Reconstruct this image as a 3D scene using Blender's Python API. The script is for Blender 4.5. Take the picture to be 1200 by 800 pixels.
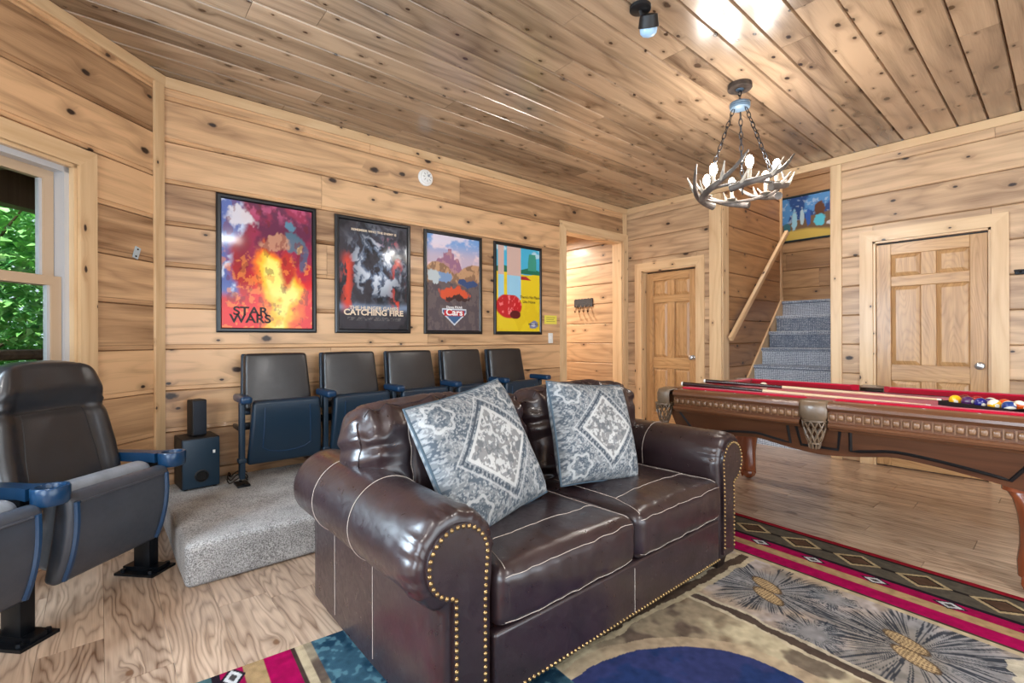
import bpy, math, random
import numpy as np
from mathutils import Vector, Matrix, noise as mnoise
random.seed(7)
for o in list(bpy.data.objects): bpy.data.objects.remove(o, do_unlink=True)
scene = bpy.context.scene
COL = scene.collection
PI = math.pi
R = math.radians
def S(r, g, b, a=1.0):
    f = lambda c: (c/255/12.92) if c/255 <= .04045 else ((c/255+.055)/1.055)**2.4
    return (f(r), f(g), f(b), a)

# ------------------------------------------------------------------ camera
YAW, CAM_H, FPX = 49.3, 1.16, 563.6
cam_d = bpy.data.cameras.new('camera'); cam = bpy.data.objects.new('camera', cam_d); COL.objects.link(cam)
cam.location = (0, 0, CAM_H)
cam_d.sensor_width = 36.0; cam_d.lens = FPX/1200*36.0
cam_d.shift_y = -2.8/1200
cam_d.clip_start = .02
cam.rotation_euler = (Matrix.Rotation(R(YAW-90), 4, 'Z') @ Matrix.Rotation(R(90), 4, 'X') @ Matrix.Rotation(-.0035, 4, 'Z')).to_euler()
scene.camera = cam

# ------------------------------------------------------------------ world, sun, big lights, exposure
w = bpy.data.worlds.new('world'); scene.world = w; w.use_nodes = True
bg = w.node_tree.nodes['Background']; bg.inputs[0].default_value = (.72, .86, 1, 1); bg.inputs[1].default_value = 1.0
def sun(loc, rot, e, col):
    d = bpy.data.lights.new('sun', 'SUN'); d.energy = e; d.color = col; d.angle = R(3)
    o = bpy.data.objects.new('sun', d); COL.objects.link(o); o.location = loc; o.rotation_euler = rot
sun((-8, 8, 12), (R(28), R(-20), 0), 7.0, (1, .96, .88))
def area(name, loc, target, sx, sy, power, col=(1, 1, 1)):
    d = bpy.data.lights.new(name, 'AREA'); d.shape = 'RECTANGLE'; d.size = sx; d.size_y = sy; d.energy = power; d.color = col
    o = bpy.data.objects.new(name, d); COL.objects.link(o); o.location = loc
    o.rotation_euler = (Vector(target)-Vector(loc)).to_track_quat('-Z', 'Y').to_euler()
# daylight area lamps; the openings behind and at the side are added for fill
area('added_daylight_behind', (1.6, -2.50, 1.15), (1.6, 0, 1.15), 4.4, 2.1, 105, (.86, .93, 1))
area('added_daylight_side', (-2.1, -.4, 1.35), (0, -.4, 1.35), 2.4, 1.5, 100, (.76, .88, 1))
area('daylight_angled_window', (-1.02, 2.53, 1.36), (-.342, 1.795, 1.36), .85, 1.4, 130, (.68, .85, 1))
scene.view_settings.view_transform = 'Standard'; scene.view_settings.look = 'None'
scene.view_settings.exposure = 0.3; scene.view_settings.gamma = 1.0
scene.view_settings.use_curve_mapping = False

# ------------------------------------------------------------------ helpers: objects
def tag(o, label=None, cat=None, group=None, kind=None):
    if label: o['label'] = label
    if cat: o['category'] = cat
    if group: o['group'] = group
    if kind: o['kind'] = kind
    return o
def empty(name, loc=(0, 0, 0), rz=0, label=None, cat=None, group=None, kind=None):
    o = bpy.data.objects.new(name, None); COL.objects.link(o); o.empty_display_size = .05
    o.location = loc; o.rotation_euler = (0, 0, rz)
    return tag(o, label, cat, group, kind)
def link_mesh(name, me, parent=None, M=None):
    o = bpy.data.objects.new(name, me); COL.objects.link(o)
    if parent is not None: o.parent = parent
    if M is not None: o.matrix_basis = M
    return o
def copy_tree(o, parent=None):
    c = o.copy(); COL.objects.link(c); c.parent = parent
    for ch in list(o.children): copy_tree(ch, c)
    return c
I4 = Matrix.Identity(4)
def T(x, y, z): return Matrix.Translation((x, y, z))
def RX(a): return Matrix.Rotation(a, 4, 'X')
def RY(a): return Matrix.Rotation(a, 4, 'Y')
def RZ(a): return Matrix.Rotation(a, 4, 'Z')

class MB:
    def __init__(s): s.v = []; s.f = []; s.m = []
    def add(s, vs, fs, mi=0, M=None):
        k = len(s.v)
        s.v += [tuple(M @ Vector(p)) if M is not None else tuple(p) for p in vs]
        for f in fs: s.f.append(tuple(i+k for i in f)); s.m.append(mi)
        return s
    def box(s, x0, y0, z0, x1, y1, z1, mi=0, M=None):
        vs = [(x0,y0,z0),(x1,y0,z0),(x1,y1,z0),(x0,y1,z0),(x0,y0,z1),(x1,y0,z1),(x1,y1,z1),(x0,y1,z1)]
        return s.add(vs, [(0,3,2,1),(4,5,6,7),(0,1,5,4),(1,2,6,5),(2,3,7,6),(3,0,4,7)], mi, M)
    def rbox(s, sx, sy, sz, r, M=None, n=3, m=(1,1,1), fn=None, mi=0):
        h = (sx/2, sy/2, sz/2); cs = []
        for ax in range(3):
            a = [h[ax]-r+r*math.tan(k/n*PI/4) for k in range(n+1)]
            inner = [-(h[ax]-r)+2*(h[ax]-r)*k/m[ax] for k in range(1, m[ax])]
            cs.append([-x for x in reversed(a)]+inner+a)
        idx = {}; vs = []; fs = []
        def vid(p):
            key = tuple(round(c, 6) for c in p)
            if key in idx: return idx[key]
            inn = [max(-(h[i]-r), min(h[i]-r, p[i])) for i in range(3)]
            d = Vector([p[i]-inn[i] for i in range(3)])
            q = Vector(inn)+d.normalized()*r if d.length > 1e-9 else Vector(p)
            if fn: q = Vector(fn(q))
            idx[key] = len(vs); vs.append(q); return idx[key]
        for ax in range(3):
            b, c = (ax+1) % 3, (ax+2) % 3
            for sgn in (-1, 1):
                for i in range(len(cs[b])-1):
                    for j in range(len(cs[c])-1):
                        q = []
                        for (ii, jj) in ((i,j),(i+1,j),(i+1,j+1),(i,j+1)):
                            p = [0,0,0]; p[ax] = sgn*h[ax]; p[b] = cs[b][ii]; p[c] = cs[c][jj]; q.append(vid(p))
                        if sgn < 0: q.reverse()
                        q2 = []
                        for x in q:
                            if x not in q2: q2.append(x)
                        if len(q2) > 2: fs.append(tuple(q2))
        return s.add(vs, fs, mi, M)
    def lathe(s, prof, n=16, M=None, mi=0, cap=True):
        vs = []; fs = []
        for (r, z) in prof:
            for k in range(n): a = 2*PI*k/n; vs.append((r*math.cos(a), r*math.sin(a), z))
        for i in range(len(prof)-1):
            for k in range(n): k2 = (k+1) % n; fs.append((i*n+k, i*n+k2, (i+1)*n+k2, (i+1)*n+k))
        if cap:
            fs.append(tuple(reversed(range(n)))); L = (len(prof)-1)*n; fs.append(tuple(range(L, L+n)))
        return s.add(vs, fs, mi, M)
    def tube(s, pts, r, n=6, closed=False, M=None, mi=0):
        pts = [Vector(p) for p in pts]; N = len(pts); vs = []; fs = []
        up = Vector((0,0,1)); prev = None
        for i, p in enumerate(pts):
            if closed: t = pts[(i+1) % N]-pts[i-1]
            else: t = pts[min(i+1, N-1)]-pts[max(i-1, 0)]
            t.normalize()
            if prev is None:
                u = up.cross(t)
                if u.length < 1e-3: u = Vector((1,0,0)).cross(t)
            else:
                u = prev-t*prev.dot(t)
                if u.length < 1e-6: u = up.cross(t)
            u.normalize(); prev = u; wv = t.cross(u)
            rr = r[i] if isinstance(r, (list, tuple)) else r
            for k in range(n): a = 2*PI*k/n; vs.append(p+u*(rr*math.cos(a))+wv*(rr*math.sin(a)))
        for i in range(N if closed else N-1):
            j = (i+1) % N
            for k in range(n): k2 = (k+1) % n; fs.append((i*n+k, i*n+k2, j*n+k2, j*n+k))
        if not closed: fs.append(tuple(reversed(range(n)))); fs.append(tuple(range((N-1)*n, N*n)))
        return s.add(vs, fs, mi, M)
    def prism(s, poly, d0, d1, fm, mi=0, M=None):
        """poly of (a,b), extruded d0..d1; fm(a,b,d)->xyz"""
        n = len(poly)
        vs = [fm(a,b,d0) for a,b in poly]+[fm(a,b,d1) for a,b in poly]
        fs = [tuple(reversed(range(n))), tuple(range(n, 2*n))]+[(i,(i+1)%n,n+(i+1)%n,n+i) for i in range(n)]
        return s.add(vs, fs, mi, M)
    def loft(s, secs, closed=True, M=None, mi=0, cap=True):
        n = len(secs[0]); vs = [p for q in secs for p in q]; fs = []
        for i in range(len(secs)-1):
            for k in range(n if closed else n-1): k2 = (k+1) % n; fs.append((i*n+k, i*n+k2, (i+1)*n+k2, (i+1)*n+k))
        if cap and closed: fs.append(tuple(reversed(range(n)))); L=(len(secs)-1)*n; fs.append(tuple(range(L, L+n)))
        return s.add(vs, fs, mi, M)
    def sphere(s, c, r, n=12, m=8, M=None, mi=0, sc=(1,1,1)):
        prof = [(max(1e-5, r*math.sin(PI*k/m)), -r*math.cos(PI*k/m)) for k in range(m+1)]
        MM = T(*c) @ Matrix.Diagonal((*sc, 1))
        return s.lathe(prof, n, (M @ MM) if M is not None else MM, mi)
    def build(s, name, mats, parent=None, smooth=True, M=None, ang=40, fix=True):
        me = bpy.data.meshes.new(name); me.from_pydata(s.v, [], s.f)
        if not isinstance(mats, (list, tuple)): mats = [mats]
        for m in mats: me.materials.append(m)
        if len(mats) > 1: me.polygons.foreach_set('material_index', s.m)
        if fix:
            import bmesh
            b = bmesh.new(); b.from_mesh(me); bmesh.ops.recalc_face_normals(b, faces=b.faces); b.to_mesh(me); b.free()
        if smooth:
            me.polygons.foreach_set('use_smooth', [True]*len(me.polygons))
            me.set_sharp_from_angle(angle=R(ang))
        me.update()
        return link_mesh(name, me, parent, M)

# ------------------------------------------------------------------ helpers: materials
def new_mat(name):
    m = bpy.data.materials.new(name); m.use_nodes = True
    nt = m.node_tree; return m, nt, nt.nodes['Principled BSDF']
def nd(nt, typ, props=None, **inp):
    n = nt.nodes.new(typ)
    for k, v in (props or {}).items(): setattr(n, k, v)
    for k, v in inp.items():
        key = int(k[1:]) if k[0] == 'i' and k[1:].isdigit() else k.replace('_', ' ')
        if hasattr(v, 'is_output'): nt.links.new(v, n.inputs[key])
        else: n.inputs[key].default_value = v
    return n
def mth(nt, op, a, b=0.0, c=None):
    n = nt.nodes.new('ShaderNodeMath'); n.operation = op
    for i, v in enumerate((a, b, c)):
        if v is None: continue
        if hasattr(v, 'is_output'): nt.links.new(v, n.inputs[i])
        else: n.inputs[i].default_value = v
    return n.outputs[0]
def mixc(nt, fac, a, b, mode='MIX'):
    n = nt.nodes.new('ShaderNodeMix'); n.data_type = 'RGBA'; n.blend_type = mode
    for i, v in ((0, fac), (6, a), (7, b)):
        if hasattr(v, 'is_output'): nt.links.new(v, n.inputs[i])
        else: n.inputs[i].default_value = v
    return n.outputs[2]
def mrange(nt, v, a, b, c, d, smooth=False):
    n = nt.nodes.new('ShaderNodeMapRange'); n.clamp = True
    if smooth: n.interpolation_type = 'SMOOTHSTEP'
    nt.links.new(v, n.inputs[0])
    for i, x in enumerate((a, b, c, d)): n.inputs[i+1].default_value = x
    return n.outputs[0]
def plain(name, col, rough=.5, metal=0, bump=0, bscale=60, var=0, vscale=8, coat=0, emit=None, es=1, spec=.5, sheen=0):
    m, nt, p = new_mat(name)
    p.inputs['Base Color'].default_value = col; p.inputs['Roughness'].default_value = rough
    p.inputs['Metallic'].default_value = metal; p.inputs['Coat Weight'].default_value = coat
    p.inputs['Specular IOR Level'].default_value = spec; p.inputs['Sheen Weight'].default_value = sheen
    tc = nt.nodes.new('ShaderNodeTexCoord')
    if var:
        n = nd(nt, 'ShaderNodeTexNoise', Vector=tc.outputs['Object'], Scale=vscale, Detail=5.0)
        k = mrange(nt, n.outputs[0], .3, .7, 1-var, 1+var)
        c = mixc(nt, 1.0, col, nd(nt, 'ShaderNodeCombineColor', Red=k, Green=k, Blue=k).outputs[0], 'MULTIPLY')
        nt.links.new(c, p.inputs['Base Color'])
    if bump:
        n = nd(nt, 'ShaderNodeTexNoise', Vector=tc.outputs['Object'], Scale=bscale, Detail=4.0)
        b = nd(nt, 'ShaderNodeBump', Strength=bump, Distance=.01, Height=n.outputs[0]); nt.links.new(b.outputs[0], p.inputs['Normal'])
    if emit: p.inputs['Emission Color'].default_value = emit; p.inputs['Emission Strength'].default_value = es
    return m
def wood(name, light, dark, knot=.5, var=.22, rough=.42, ring=9.0, vert=False, horiz=False, knotc=S(48, 30, 20), kscale=1.0, coat=.15, gs=1.0, fine=.16, ringw=.26, swirl=1.5):
    m, nt, p = new_mat(name)
    tc = nt.nodes.new('ShaderNodeTexCoord'); oi = nt.nodes.new('ShaderNodeObjectInfo')
    rnd = oi.outputs['Random']
    off = nd(nt, 'ShaderNodeCombineXYZ', X=mth(nt, 'MULTIPLY', rnd, 53.0), Y=mth(nt, 'MULTIPLY', rnd, 171.0), Z=0.0)
    src = tc.outputs['Object']
    if vert:   # long axis is local z
        sp = nd(nt, 'ShaderNodeSeparateXYZ', Vector=src)
        src = nd(nt, 'ShaderNodeCombineXYZ', X=sp.outputs[2], Y=mth(nt, 'ADD', sp.outputs[0], sp.outputs[1]), Z=0.0).outputs[0]
    if horiz:  # long axis lies level, width is local z
        sp = nd(nt, 'ShaderNodeSeparateXYZ', Vector=src)
        src = nd(nt, 'ShaderNodeCombineXYZ', X=mth(nt, 'ADD', sp.outputs[0], sp.outputs[1]), Y=sp.outputs[2], Z=0.0).outputs[0]
    P = nd(nt, 'ShaderNodeVectorMath', {'operation': 'ADD'}, i0=src, i1=off.outputs[0]).outputs[0]
    sx = nd(nt, 'ShaderNodeSeparateXYZ', Vector=P)
    px, py = sx.outputs[0], sx.outputs[1]
    kv = nd(nt, 'ShaderNodeCombineXYZ', X=mth(nt, 'MULTIPLY', px, 2.7*kscale), Y=mth(nt, 'MULTIPLY', py, 4.6*kscale), Z=0.0).outputs[0]
    wob = nd(nt, 'ShaderNodeTexNoise', Vector=P, Scale=26.0, Detail=2.0).outputs[0]
    vo = nd(nt, 'ShaderNodeTexVoronoi', {'voronoi_dimensions': '2D', 'feature': 'F1'}, Vector=kv, Scale=1.0, Randomness=1.0)
    vc = nd(nt, 'ShaderNodeSeparateColor', Color=vo.outputs['Color'])
    D = mth(nt, 'MULTIPLY', vo.outputs['Distance'], mth(nt, 'MULTIPLY_ADD', vc.outputs[1], 1.8, .75))
    D = mth(nt, 'ADD', D, mth(nt, 'MULTIPLY', mth(nt, 'SUBTRACT', wob, .5), .07))
    pres = mth(nt, 'LESS_THAN', vc.outputs[0], knot)
    core = mth(nt, 'MULTIPLY', mrange(nt, D, .05, .105, 1, 0, True), pres)
    halo = mth(nt, 'MULTIPLY', mrange(nt, D, .06, .36, 1, 0, True), pres)
    yk = mth(nt, 'ADD', py, mth(nt, 'MULTIPLY', halo, .035))
    gv = nd(nt, 'ShaderNodeCombineXYZ', X=mth(nt, 'MULTIPLY', px, 1.1*gs), Y=mth(nt, 'MULTIPLY', yk, 17*gs), Z=0.0).outputs[0]
    g1 = nd(nt, 'ShaderNodeTexNoise', Vector=gv, Scale=1.0, Detail=4.0, Distortion=.5).outputs[0]
    rv = nd(nt, 'ShaderNodeCombineXYZ', X=mth(nt, 'MULTIPLY', px, .55*gs), Y=mth(nt, 'MULTIPLY', yk, 3.6*gs), Z=7.0).outputs[0]
    n0 = nd(nt, 'ShaderNodeTexNoise', Vector=rv, Scale=1.0, Detail=swirl).outputs[0]
    g2 = mth(nt, 'PINGPONG', mth(nt, 'MULTIPLY', n0, ring), .5)
    g2 = mth(nt, 'MULTIPLY', mth(nt, 'POWER', mth(nt, 'MULTIPLY', g2, 2.0), 2.2), 1.0)
    fv = nd(nt, 'ShaderNodeCombineXYZ', X=mth(nt, 'MULTIPLY', px, 6.0), Y=mth(nt, 'MULTIPLY', yk, 190.0), Z=0.0).outputs[0]
    g3 = nd(nt, 'ShaderNodeTexNoise', Vector=fv, Scale=1.0, Detail=2.0).outputs[0]
    g = mth(nt, 'ADD', mrange(nt, g1, .3, .74, .04, .56), mth(nt, 'MULTIPLY', g2, ringw))
    g = mth(nt, 'ADD', g, mth(nt, 'MULTIPLY', mth(nt, 'SUBTRACT', g3, .5), fine*2.2))
    g = mth(nt, 'ADD', g, mrange(nt, rnd, 0, 1, -var, var))
    col = mixc(nt, g, light, dark)
    nt.nodes[-1].clamp_factor = True
    halo_c = tuple(dark[i]*(.62, .5, .42)[i] for i in range(3))+(1,)
    col = mixc(nt, mth(nt, 'MULTIPLY', halo, .34), col, halo_c)
    col = mixc(nt, core, col, knotc)
    nt.links.new(col, p.inputs['Base Color'])
    p.inputs['Roughness'].default_value = rough; p.inputs['Coat Weight'].default_value = coat; p.inputs['Coat Roughness'].default_value = .18
    b = nd(nt, 'ShaderNodeBump', Strength=.12, Distance=.004, Height=g); nt.links.new(b.outputs[0], p.inputs['Normal'])
    return m
def carpet(name, c1, c2, scale=260, stripes=False, bump=.6):
    m, nt, p = new_mat(name); tc = nt.nodes.new('ShaderNodeTexCoord')
    n = nd(nt, 'ShaderNodeTexNoise', Vector=tc.outputs['Object'], Scale=float(scale), Detail=3.0)
    n2 = nd(nt, 'ShaderNodeTexNoise', Vector=tc.outputs['Object'], Scale=7.0, Detail=4.0)
    k = mrange(nt, mth(nt, 'ADD', mth(nt, 'MULTIPLY', n.outputs[0], .75), mth(nt, 'MULTIPLY', n2.outputs[0], .25)), .38, .62, 0, 1)
    if stripes:
        v = nd(nt, 'ShaderNodeTexVoronoi', {'feature': 'F1'}, Vector=tc.outputs['Object'], Scale=62.0, Randomness=.2)
        k = mth(nt, 'ADD', mth(nt, 'MULTIPLY', k, .3), mrange(nt, v.outputs['Distance'], .3, .52, .75, 0))
    nt.links.new(mixc(nt, k, c2, c1), p.inputs['Base Color']); p.inputs['Roughness'].default_value = .95
    p.inputs['Specular IOR Level'].default_value = .1; p.inputs['Sheen Weight'].default_value = .2
    b = nd(nt, 'ShaderNodeBump', Strength=bump, Distance=.006, Height=n.outputs[0]); nt.links.new(b.outputs[0], p.inputs['Normal'])
    return m
def vcol(name, rough=.8, coat=0, bump=0, bscale=300, spec=.3, rrough=.1):
    m, nt, p = new_mat(name)
    a = nt.nodes.new('ShaderNodeVertexColor'); a.layer_name = 'Col'
    nt.links.new(a.outputs[0], p.inputs['Base Color']); p.inputs['Roughness'].default_value = rough
    p.inputs['Coat Weight'].default_value = coat; p.inputs['Coat Roughness'].default_value = rrough; p.inputs['Specular IOR Level'].default_value = spec
    if bump:
        tc = nt.nodes.new('ShaderNodeTexCoord')
        n = nd(nt, 'ShaderNodeTexNoise', Vector=tc.outputs['Object'], Scale=float(bscale), Detail=2.0)
        b = nd(nt, 'ShaderNodeBump', Strength=bump, Distance=.005, Height=n.outputs[0]); nt.links.new(b.outputs[0], p.inputs['Normal'])
    return m
def leather(name, col, rough=.34, bs=.25, mott=.35):
    m, nt, p = new_mat(name); tc = nt.nodes.new('ShaderNodeTexCoord'); O = tc.outputs['Object']
    v = nd(nt, 'ShaderNodeTexNoise', Vector=O, Scale=340.0, Detail=1.0)
    n1 = nd(nt, 'ShaderNodeTexNoise', Vector=O, Scale=9.0, Detail=5.0)
    n2 = nd(nt, 'ShaderNodeTexNoise', Vector=O, Scale=28.0, Detail=3.0, Distortion=1.2)
    k = mrange(nt, n1.outputs[0], .3, .7, 1-mott, 1+mott)
    nt.links.new(mixc(nt, 1.0, col, nd(nt, 'ShaderNodeCombineColor', Red=k, Green=k, Blue=k).outputs[0], 'MULTIPLY'), p.inputs['Base Color'])
    nt.links.new(mrange(nt, n2.outputs[0], .3, .75, rough-.06, rough+.12), p.inputs['Roughness'])
    hgt = mth(nt, 'ADD', mth(nt, 'MULTIPLY', v.outputs[0], .25), mth(nt, 'MULTIPLY', n2.outputs[0], .9))
    b = nd(nt, 'ShaderNodeBump', Strength=bs, Distance=.006, Height=hgt); nt.links.new(b.outputs[0], p.inputs['Normal'])
    p.inputs['Specular IOR Level'].default_value = .6; p.inputs['Coat Weight'].default_value = .35; p.inputs['Coat Roughness'].default_value = .2
    return m
# numpy value noise for woven and printed patterns
def vnoise(x, y, seed=0):
    xi = np.floor(x).astype(np.int64); yi = np.floor(y).astype(np.int64); fx = x-xi; fy = y-yi
    fx = fx*fx*(3-2*fx); fy = fy*fy*(3-2*fy)
    def hsh(a, b):
        n = (a*374761393+b*668265263+seed*1442695041) & 0x7fffffff
        n = ((n ^ (n >> 13))*1274126177) & 0x7fffffff
        return ((n ^ (n >> 16)) & 0xffff)/65535.0
    a = hsh(xi, yi); b = hsh(xi+1, yi); c = hsh(xi, yi+1); d = hsh(xi+1, yi+1)
    return (a*(1-fx)+b*fx)*(1-fy)+(c*(1-fx)+d*fx)*fy
def fbm(x, y, seed=0, o=4):
    s = 0; a = .5; t = 0
    for k in range(o): s = s+a*vnoise(x*2**k, y*2**k, seed+k); t += a; a *= .55
    return s/t
def sstep(a, b, x):
    t = np.clip((x-a)/(b-a), 0, 1); return t*t*(3-2*t)
def mixn(c, col, k):
    k = np.clip(k, 0, 1)[..., None]; return c*(1-k)+np.array(col[:3])*k
def grid_mesh(name, nx, ny, pos, colf, mat, parent=None, M=None, thick=None):
    """pos(U,V)->(x,y,z) arrays, colf(U,V)->rgb; U,V in 0..1"""
    U, V = np.meshgrid(np.linspace(0, 1, nx+1), np.linspace(0, 1, ny+1))
    X, Y, Z = pos(U, V); co = np.stack([X, Y, Z], -1).reshape(-1, 3).astype(np.float32)
    i = np.arange(nx); j = np.arange(ny); II, JJ = np.meshgrid(i, j); a = (JJ*(nx+1)+II).ravel()
    quads = np.stack([a, a+1, a+nx+2, a+nx+1], -1).astype(np.int32)
    me = bpy.data.meshes.new(name); me.vertices.add(len(co)); me.vertices.foreach_set('co', co.ravel())
    me.loops.add(quads.size); me.loops.foreach_set('vertex_index', quads.ravel())
    me.polygons.add(len(quads)); me.polygons.foreach_set('loop_start', np.arange(0, quads.size, 4, dtype=np.int32))
    me.polygons.foreach_set('loop_total', np.full(len(quads), 4, dtype=np.int32))
    me.update(calc_edges=True)
    ca = me.color_attributes.new('Col', 'FLOAT_COLOR', 'POINT'); C = colf(U, V).reshape(-1, 3)
    ca.data.foreach_set('color', np.concatenate([C, np.ones((len(C), 1))], 1).astype(np.float32).ravel())
    me.materials.append(mat); me.polygons.foreach_set('use_smooth', [True]*len(me.polygons)); me.update()
    return link_mesh(name, me, parent, M)
def text_mesh(name, body, size, mat, parent, M, ext=.0008, sx=1.0, align='CENTER', bold=0.0):
    cu = bpy.data.curves.new(name, 'FONT'); cu.body = body; cu.size = size; cu.offset = bold; cu.extrude = ext; cu.align_x = align
    t = bpy.data.objects.new(name, cu); COL.objects.link(t); bpy.context.view_layer.update()
    me = bpy.data.meshes.new_from_object(t.evaluated_get(bpy.context.evaluated_depsgraph_get()))
    bpy.data.objects.remove(t, do_unlink=True); me.materials.clear(); me.materials.append(mat)
    return link_mesh(name, me, parent, M @ Matrix.Diagonal((sx, 1, 1, 1)))

# materials
M_wall = wood('knotty_pine_wall', S(220,178,134), S(108,72,44), knot=.55, var=.28, rough=.45)
M_wallr = wood('knotty_pine_wall_pale', S(214,180,142), S(124,92,66), knot=.5, var=.2, rough=.45)
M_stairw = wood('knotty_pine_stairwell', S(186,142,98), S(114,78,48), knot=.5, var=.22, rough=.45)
M_ceil = wood('knotty_pine_ceiling', S(184,156,127), S(82,63,48), knot=.85, var=.3, rough=.24, coat=.45, kscale=1.25, gs=.75)
M_trim = wood('pine_trim', S(226,196,154), S(190,150,108), knot=.3, var=.12, rough=.4, vert=True, kscale=1.6)
M_trimh = wood('pine_trim_long', S(226,196,154), S(190,150,108), knot=.3, var=.12, rough=.4, kscale=1.6)
M_trimz = wood('pine_trim_level', S(226,196,154), S(190,150,108), knot=.3, var=.12, rough=.4, kscale=1.6, horiz=True)
M_door = wood('pine_door', S(206,164,114), S(140,98,58), knot=0, var=.05, rough=.35, ring=26, vert=True, gs=1.6)
M_floor = wood('laminate_floor', S(210,184,160), S(96,68,50), knot=.1, var=.16, rough=.3, ring=22, ringw=.42, swirl=3.0, coat=.3, gs=1.3, knotc=S(110,78,56))
M_back = plain('wall_core', S(120,84,52), .8, var=.15)
M_leather = leather('brown_leather', S(41,28,31), .33, .10, .25)
M_vinyl = leather('black_vinyl', S(30,31,35), .36, .1, .2)
M_vinylg = leather('grey_vinyl_shell', S(50,56,66), .45, .1, .15)
M_plastic = plain('sky_tinted_black_plastic', S(22,44,62), .32, bump=.1, bscale=400)  # black plastic; blue of the reflected sky is mixed into its base colour
M_armpl = plain('sky_tinted_arm_plastic', S(16,52,84), .28)  # arm plastic is black too, sky reflection put into the colour
M_blackm = plain('black_metal', S(20,24,30), .35, .6)
M_black = plain('black_matte', S(16,16,18), .5)
M_stitch = plain('pale_thread', S(186,174,164), .8, var=.1)
M_nail = plain('antique_brass_nails', S(150,125,85), .3, .9)
M_foot = plain('dark_wood_foot', S(28,20,18), .35)
M_cherry = wood('walnut_table', S(116,74,48), S(56,32,21), knot=0, var=.06, rough=.28, ring=10, coat=.4, gs=1.2)
M_cherryd = wood('walnut_table_carved', S(136,100,70), S(74,46,29), knot=0, var=.03, rough=.3, coat=.4)
M_cherryleg = wood('walnut_leg', S(146,76,44), S(78,38,22), knot=0, var=.04, rough=.25, coat=.5, vert=True)
M_cloth = carpet('red_felt', S(188,14,50), S(158,8,38), 700, bump=.15)
M_pocket = leather('bronze_leather', S(108,88,68), .36, .2, .3)
M_white = plain('white_plastic', S(235,235,232), .4)
M_steel = plain('brushed_nickel', S(190,192,195), .28, .9)
M_glass, nt, p = new_mat('window_glass')
p.inputs['Base Color'].default_value = (.97, 1, .99, 1); p.inputs['Roughness'].default_value = .0; p.inputs['Transmission Weight'].default_value = 1.0; p.inputs['IOR'].default_value = 1.02
M_carpet = carpet('grey_carpet', S(190,190,190), S(104,103,102), 170)
M_stairc = carpet('blue_grey_stair_carpet', S(228,234,242), S(84,98,120), 420, True)
M_frame = plain('black_frame', S(18,20,24), .3)

# ------------------------------------------------------------------ room shell
H = 2.90; XB = 5.40; YA = 3.90
CORN = Vector((.333, 3.9)); CD = Vector((.735, .678)).normalized()   # window wall runs from CORN along -CD
CN = Vector((CD.y, -CD.x))
plank_cache = {}
def plank(parent, o, ex, ey, L, W, mat, th=.018, c=.007, name='plank', gap=.0012, reveal=False, c2=None):
    c2 = c if c2 is None else c2
    key = (round(L, 3), round(W, 3), mat.name, th, c, reveal, c2)
    if key not in plank_cache:
        b = MB(); a0, a1 = gap, W-gap
        pr = [(a0, 0), (a0, th-c), (a0+c, th), (a1-c2*(.5 if c2 > c else 1), th), (a1, th-c2*(.95 if c2 > c else 1)), (a1, 0)]
        if reveal and W > .1: pr = [(a0, 0), (a0, th-.005), (a0+.003, th-.0015), (a0+.027, th-.0085), (a0+.0285, th-.001), (a0+.031, th), (a1-.004, th), (a1, th-.006), (a1, 0)]
        k = .0012; np_ = len(pr)
        vs = [(k, y, z) for y, z in pr]+[(L-k, y, z) for y, z in pr]
        fs = [(i, (i+1) % np_, np_+(i+1) % np_, np_+i) for i in range(np_)]+[tuple(reversed(range(np_))), tuple(range(np_, 2*np_))]
        me = bpy.data.meshes.new(name); me.from_pydata(vs, [], fs); me.materials.append(mat); me.update()
        plank_cache[key] = me
    ex = Vector(ex); ey = Vector(ey); ez = ex.cross(ey)
    Mx = Matrix(((ex.x, ey.x, ez.x, o[0]), (ex.y, ey.y, ez.y, o[1]), (ex.z, ey.z, ez.z, o[2]), (0, 0, 0, 1)))
    return link_mesh(name, plank_cache[key], parent, Mx)
def sub_iv(iv, cut):
    out = []
    for a, b in iv:
        if cut[1] <= a or cut[0] >= b: out.append((a, b)); continue
        if cut[0] > a: out.append((a, cut[0]))
        if cut[1] < b: out.append((cut[1], b))
    return out
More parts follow.
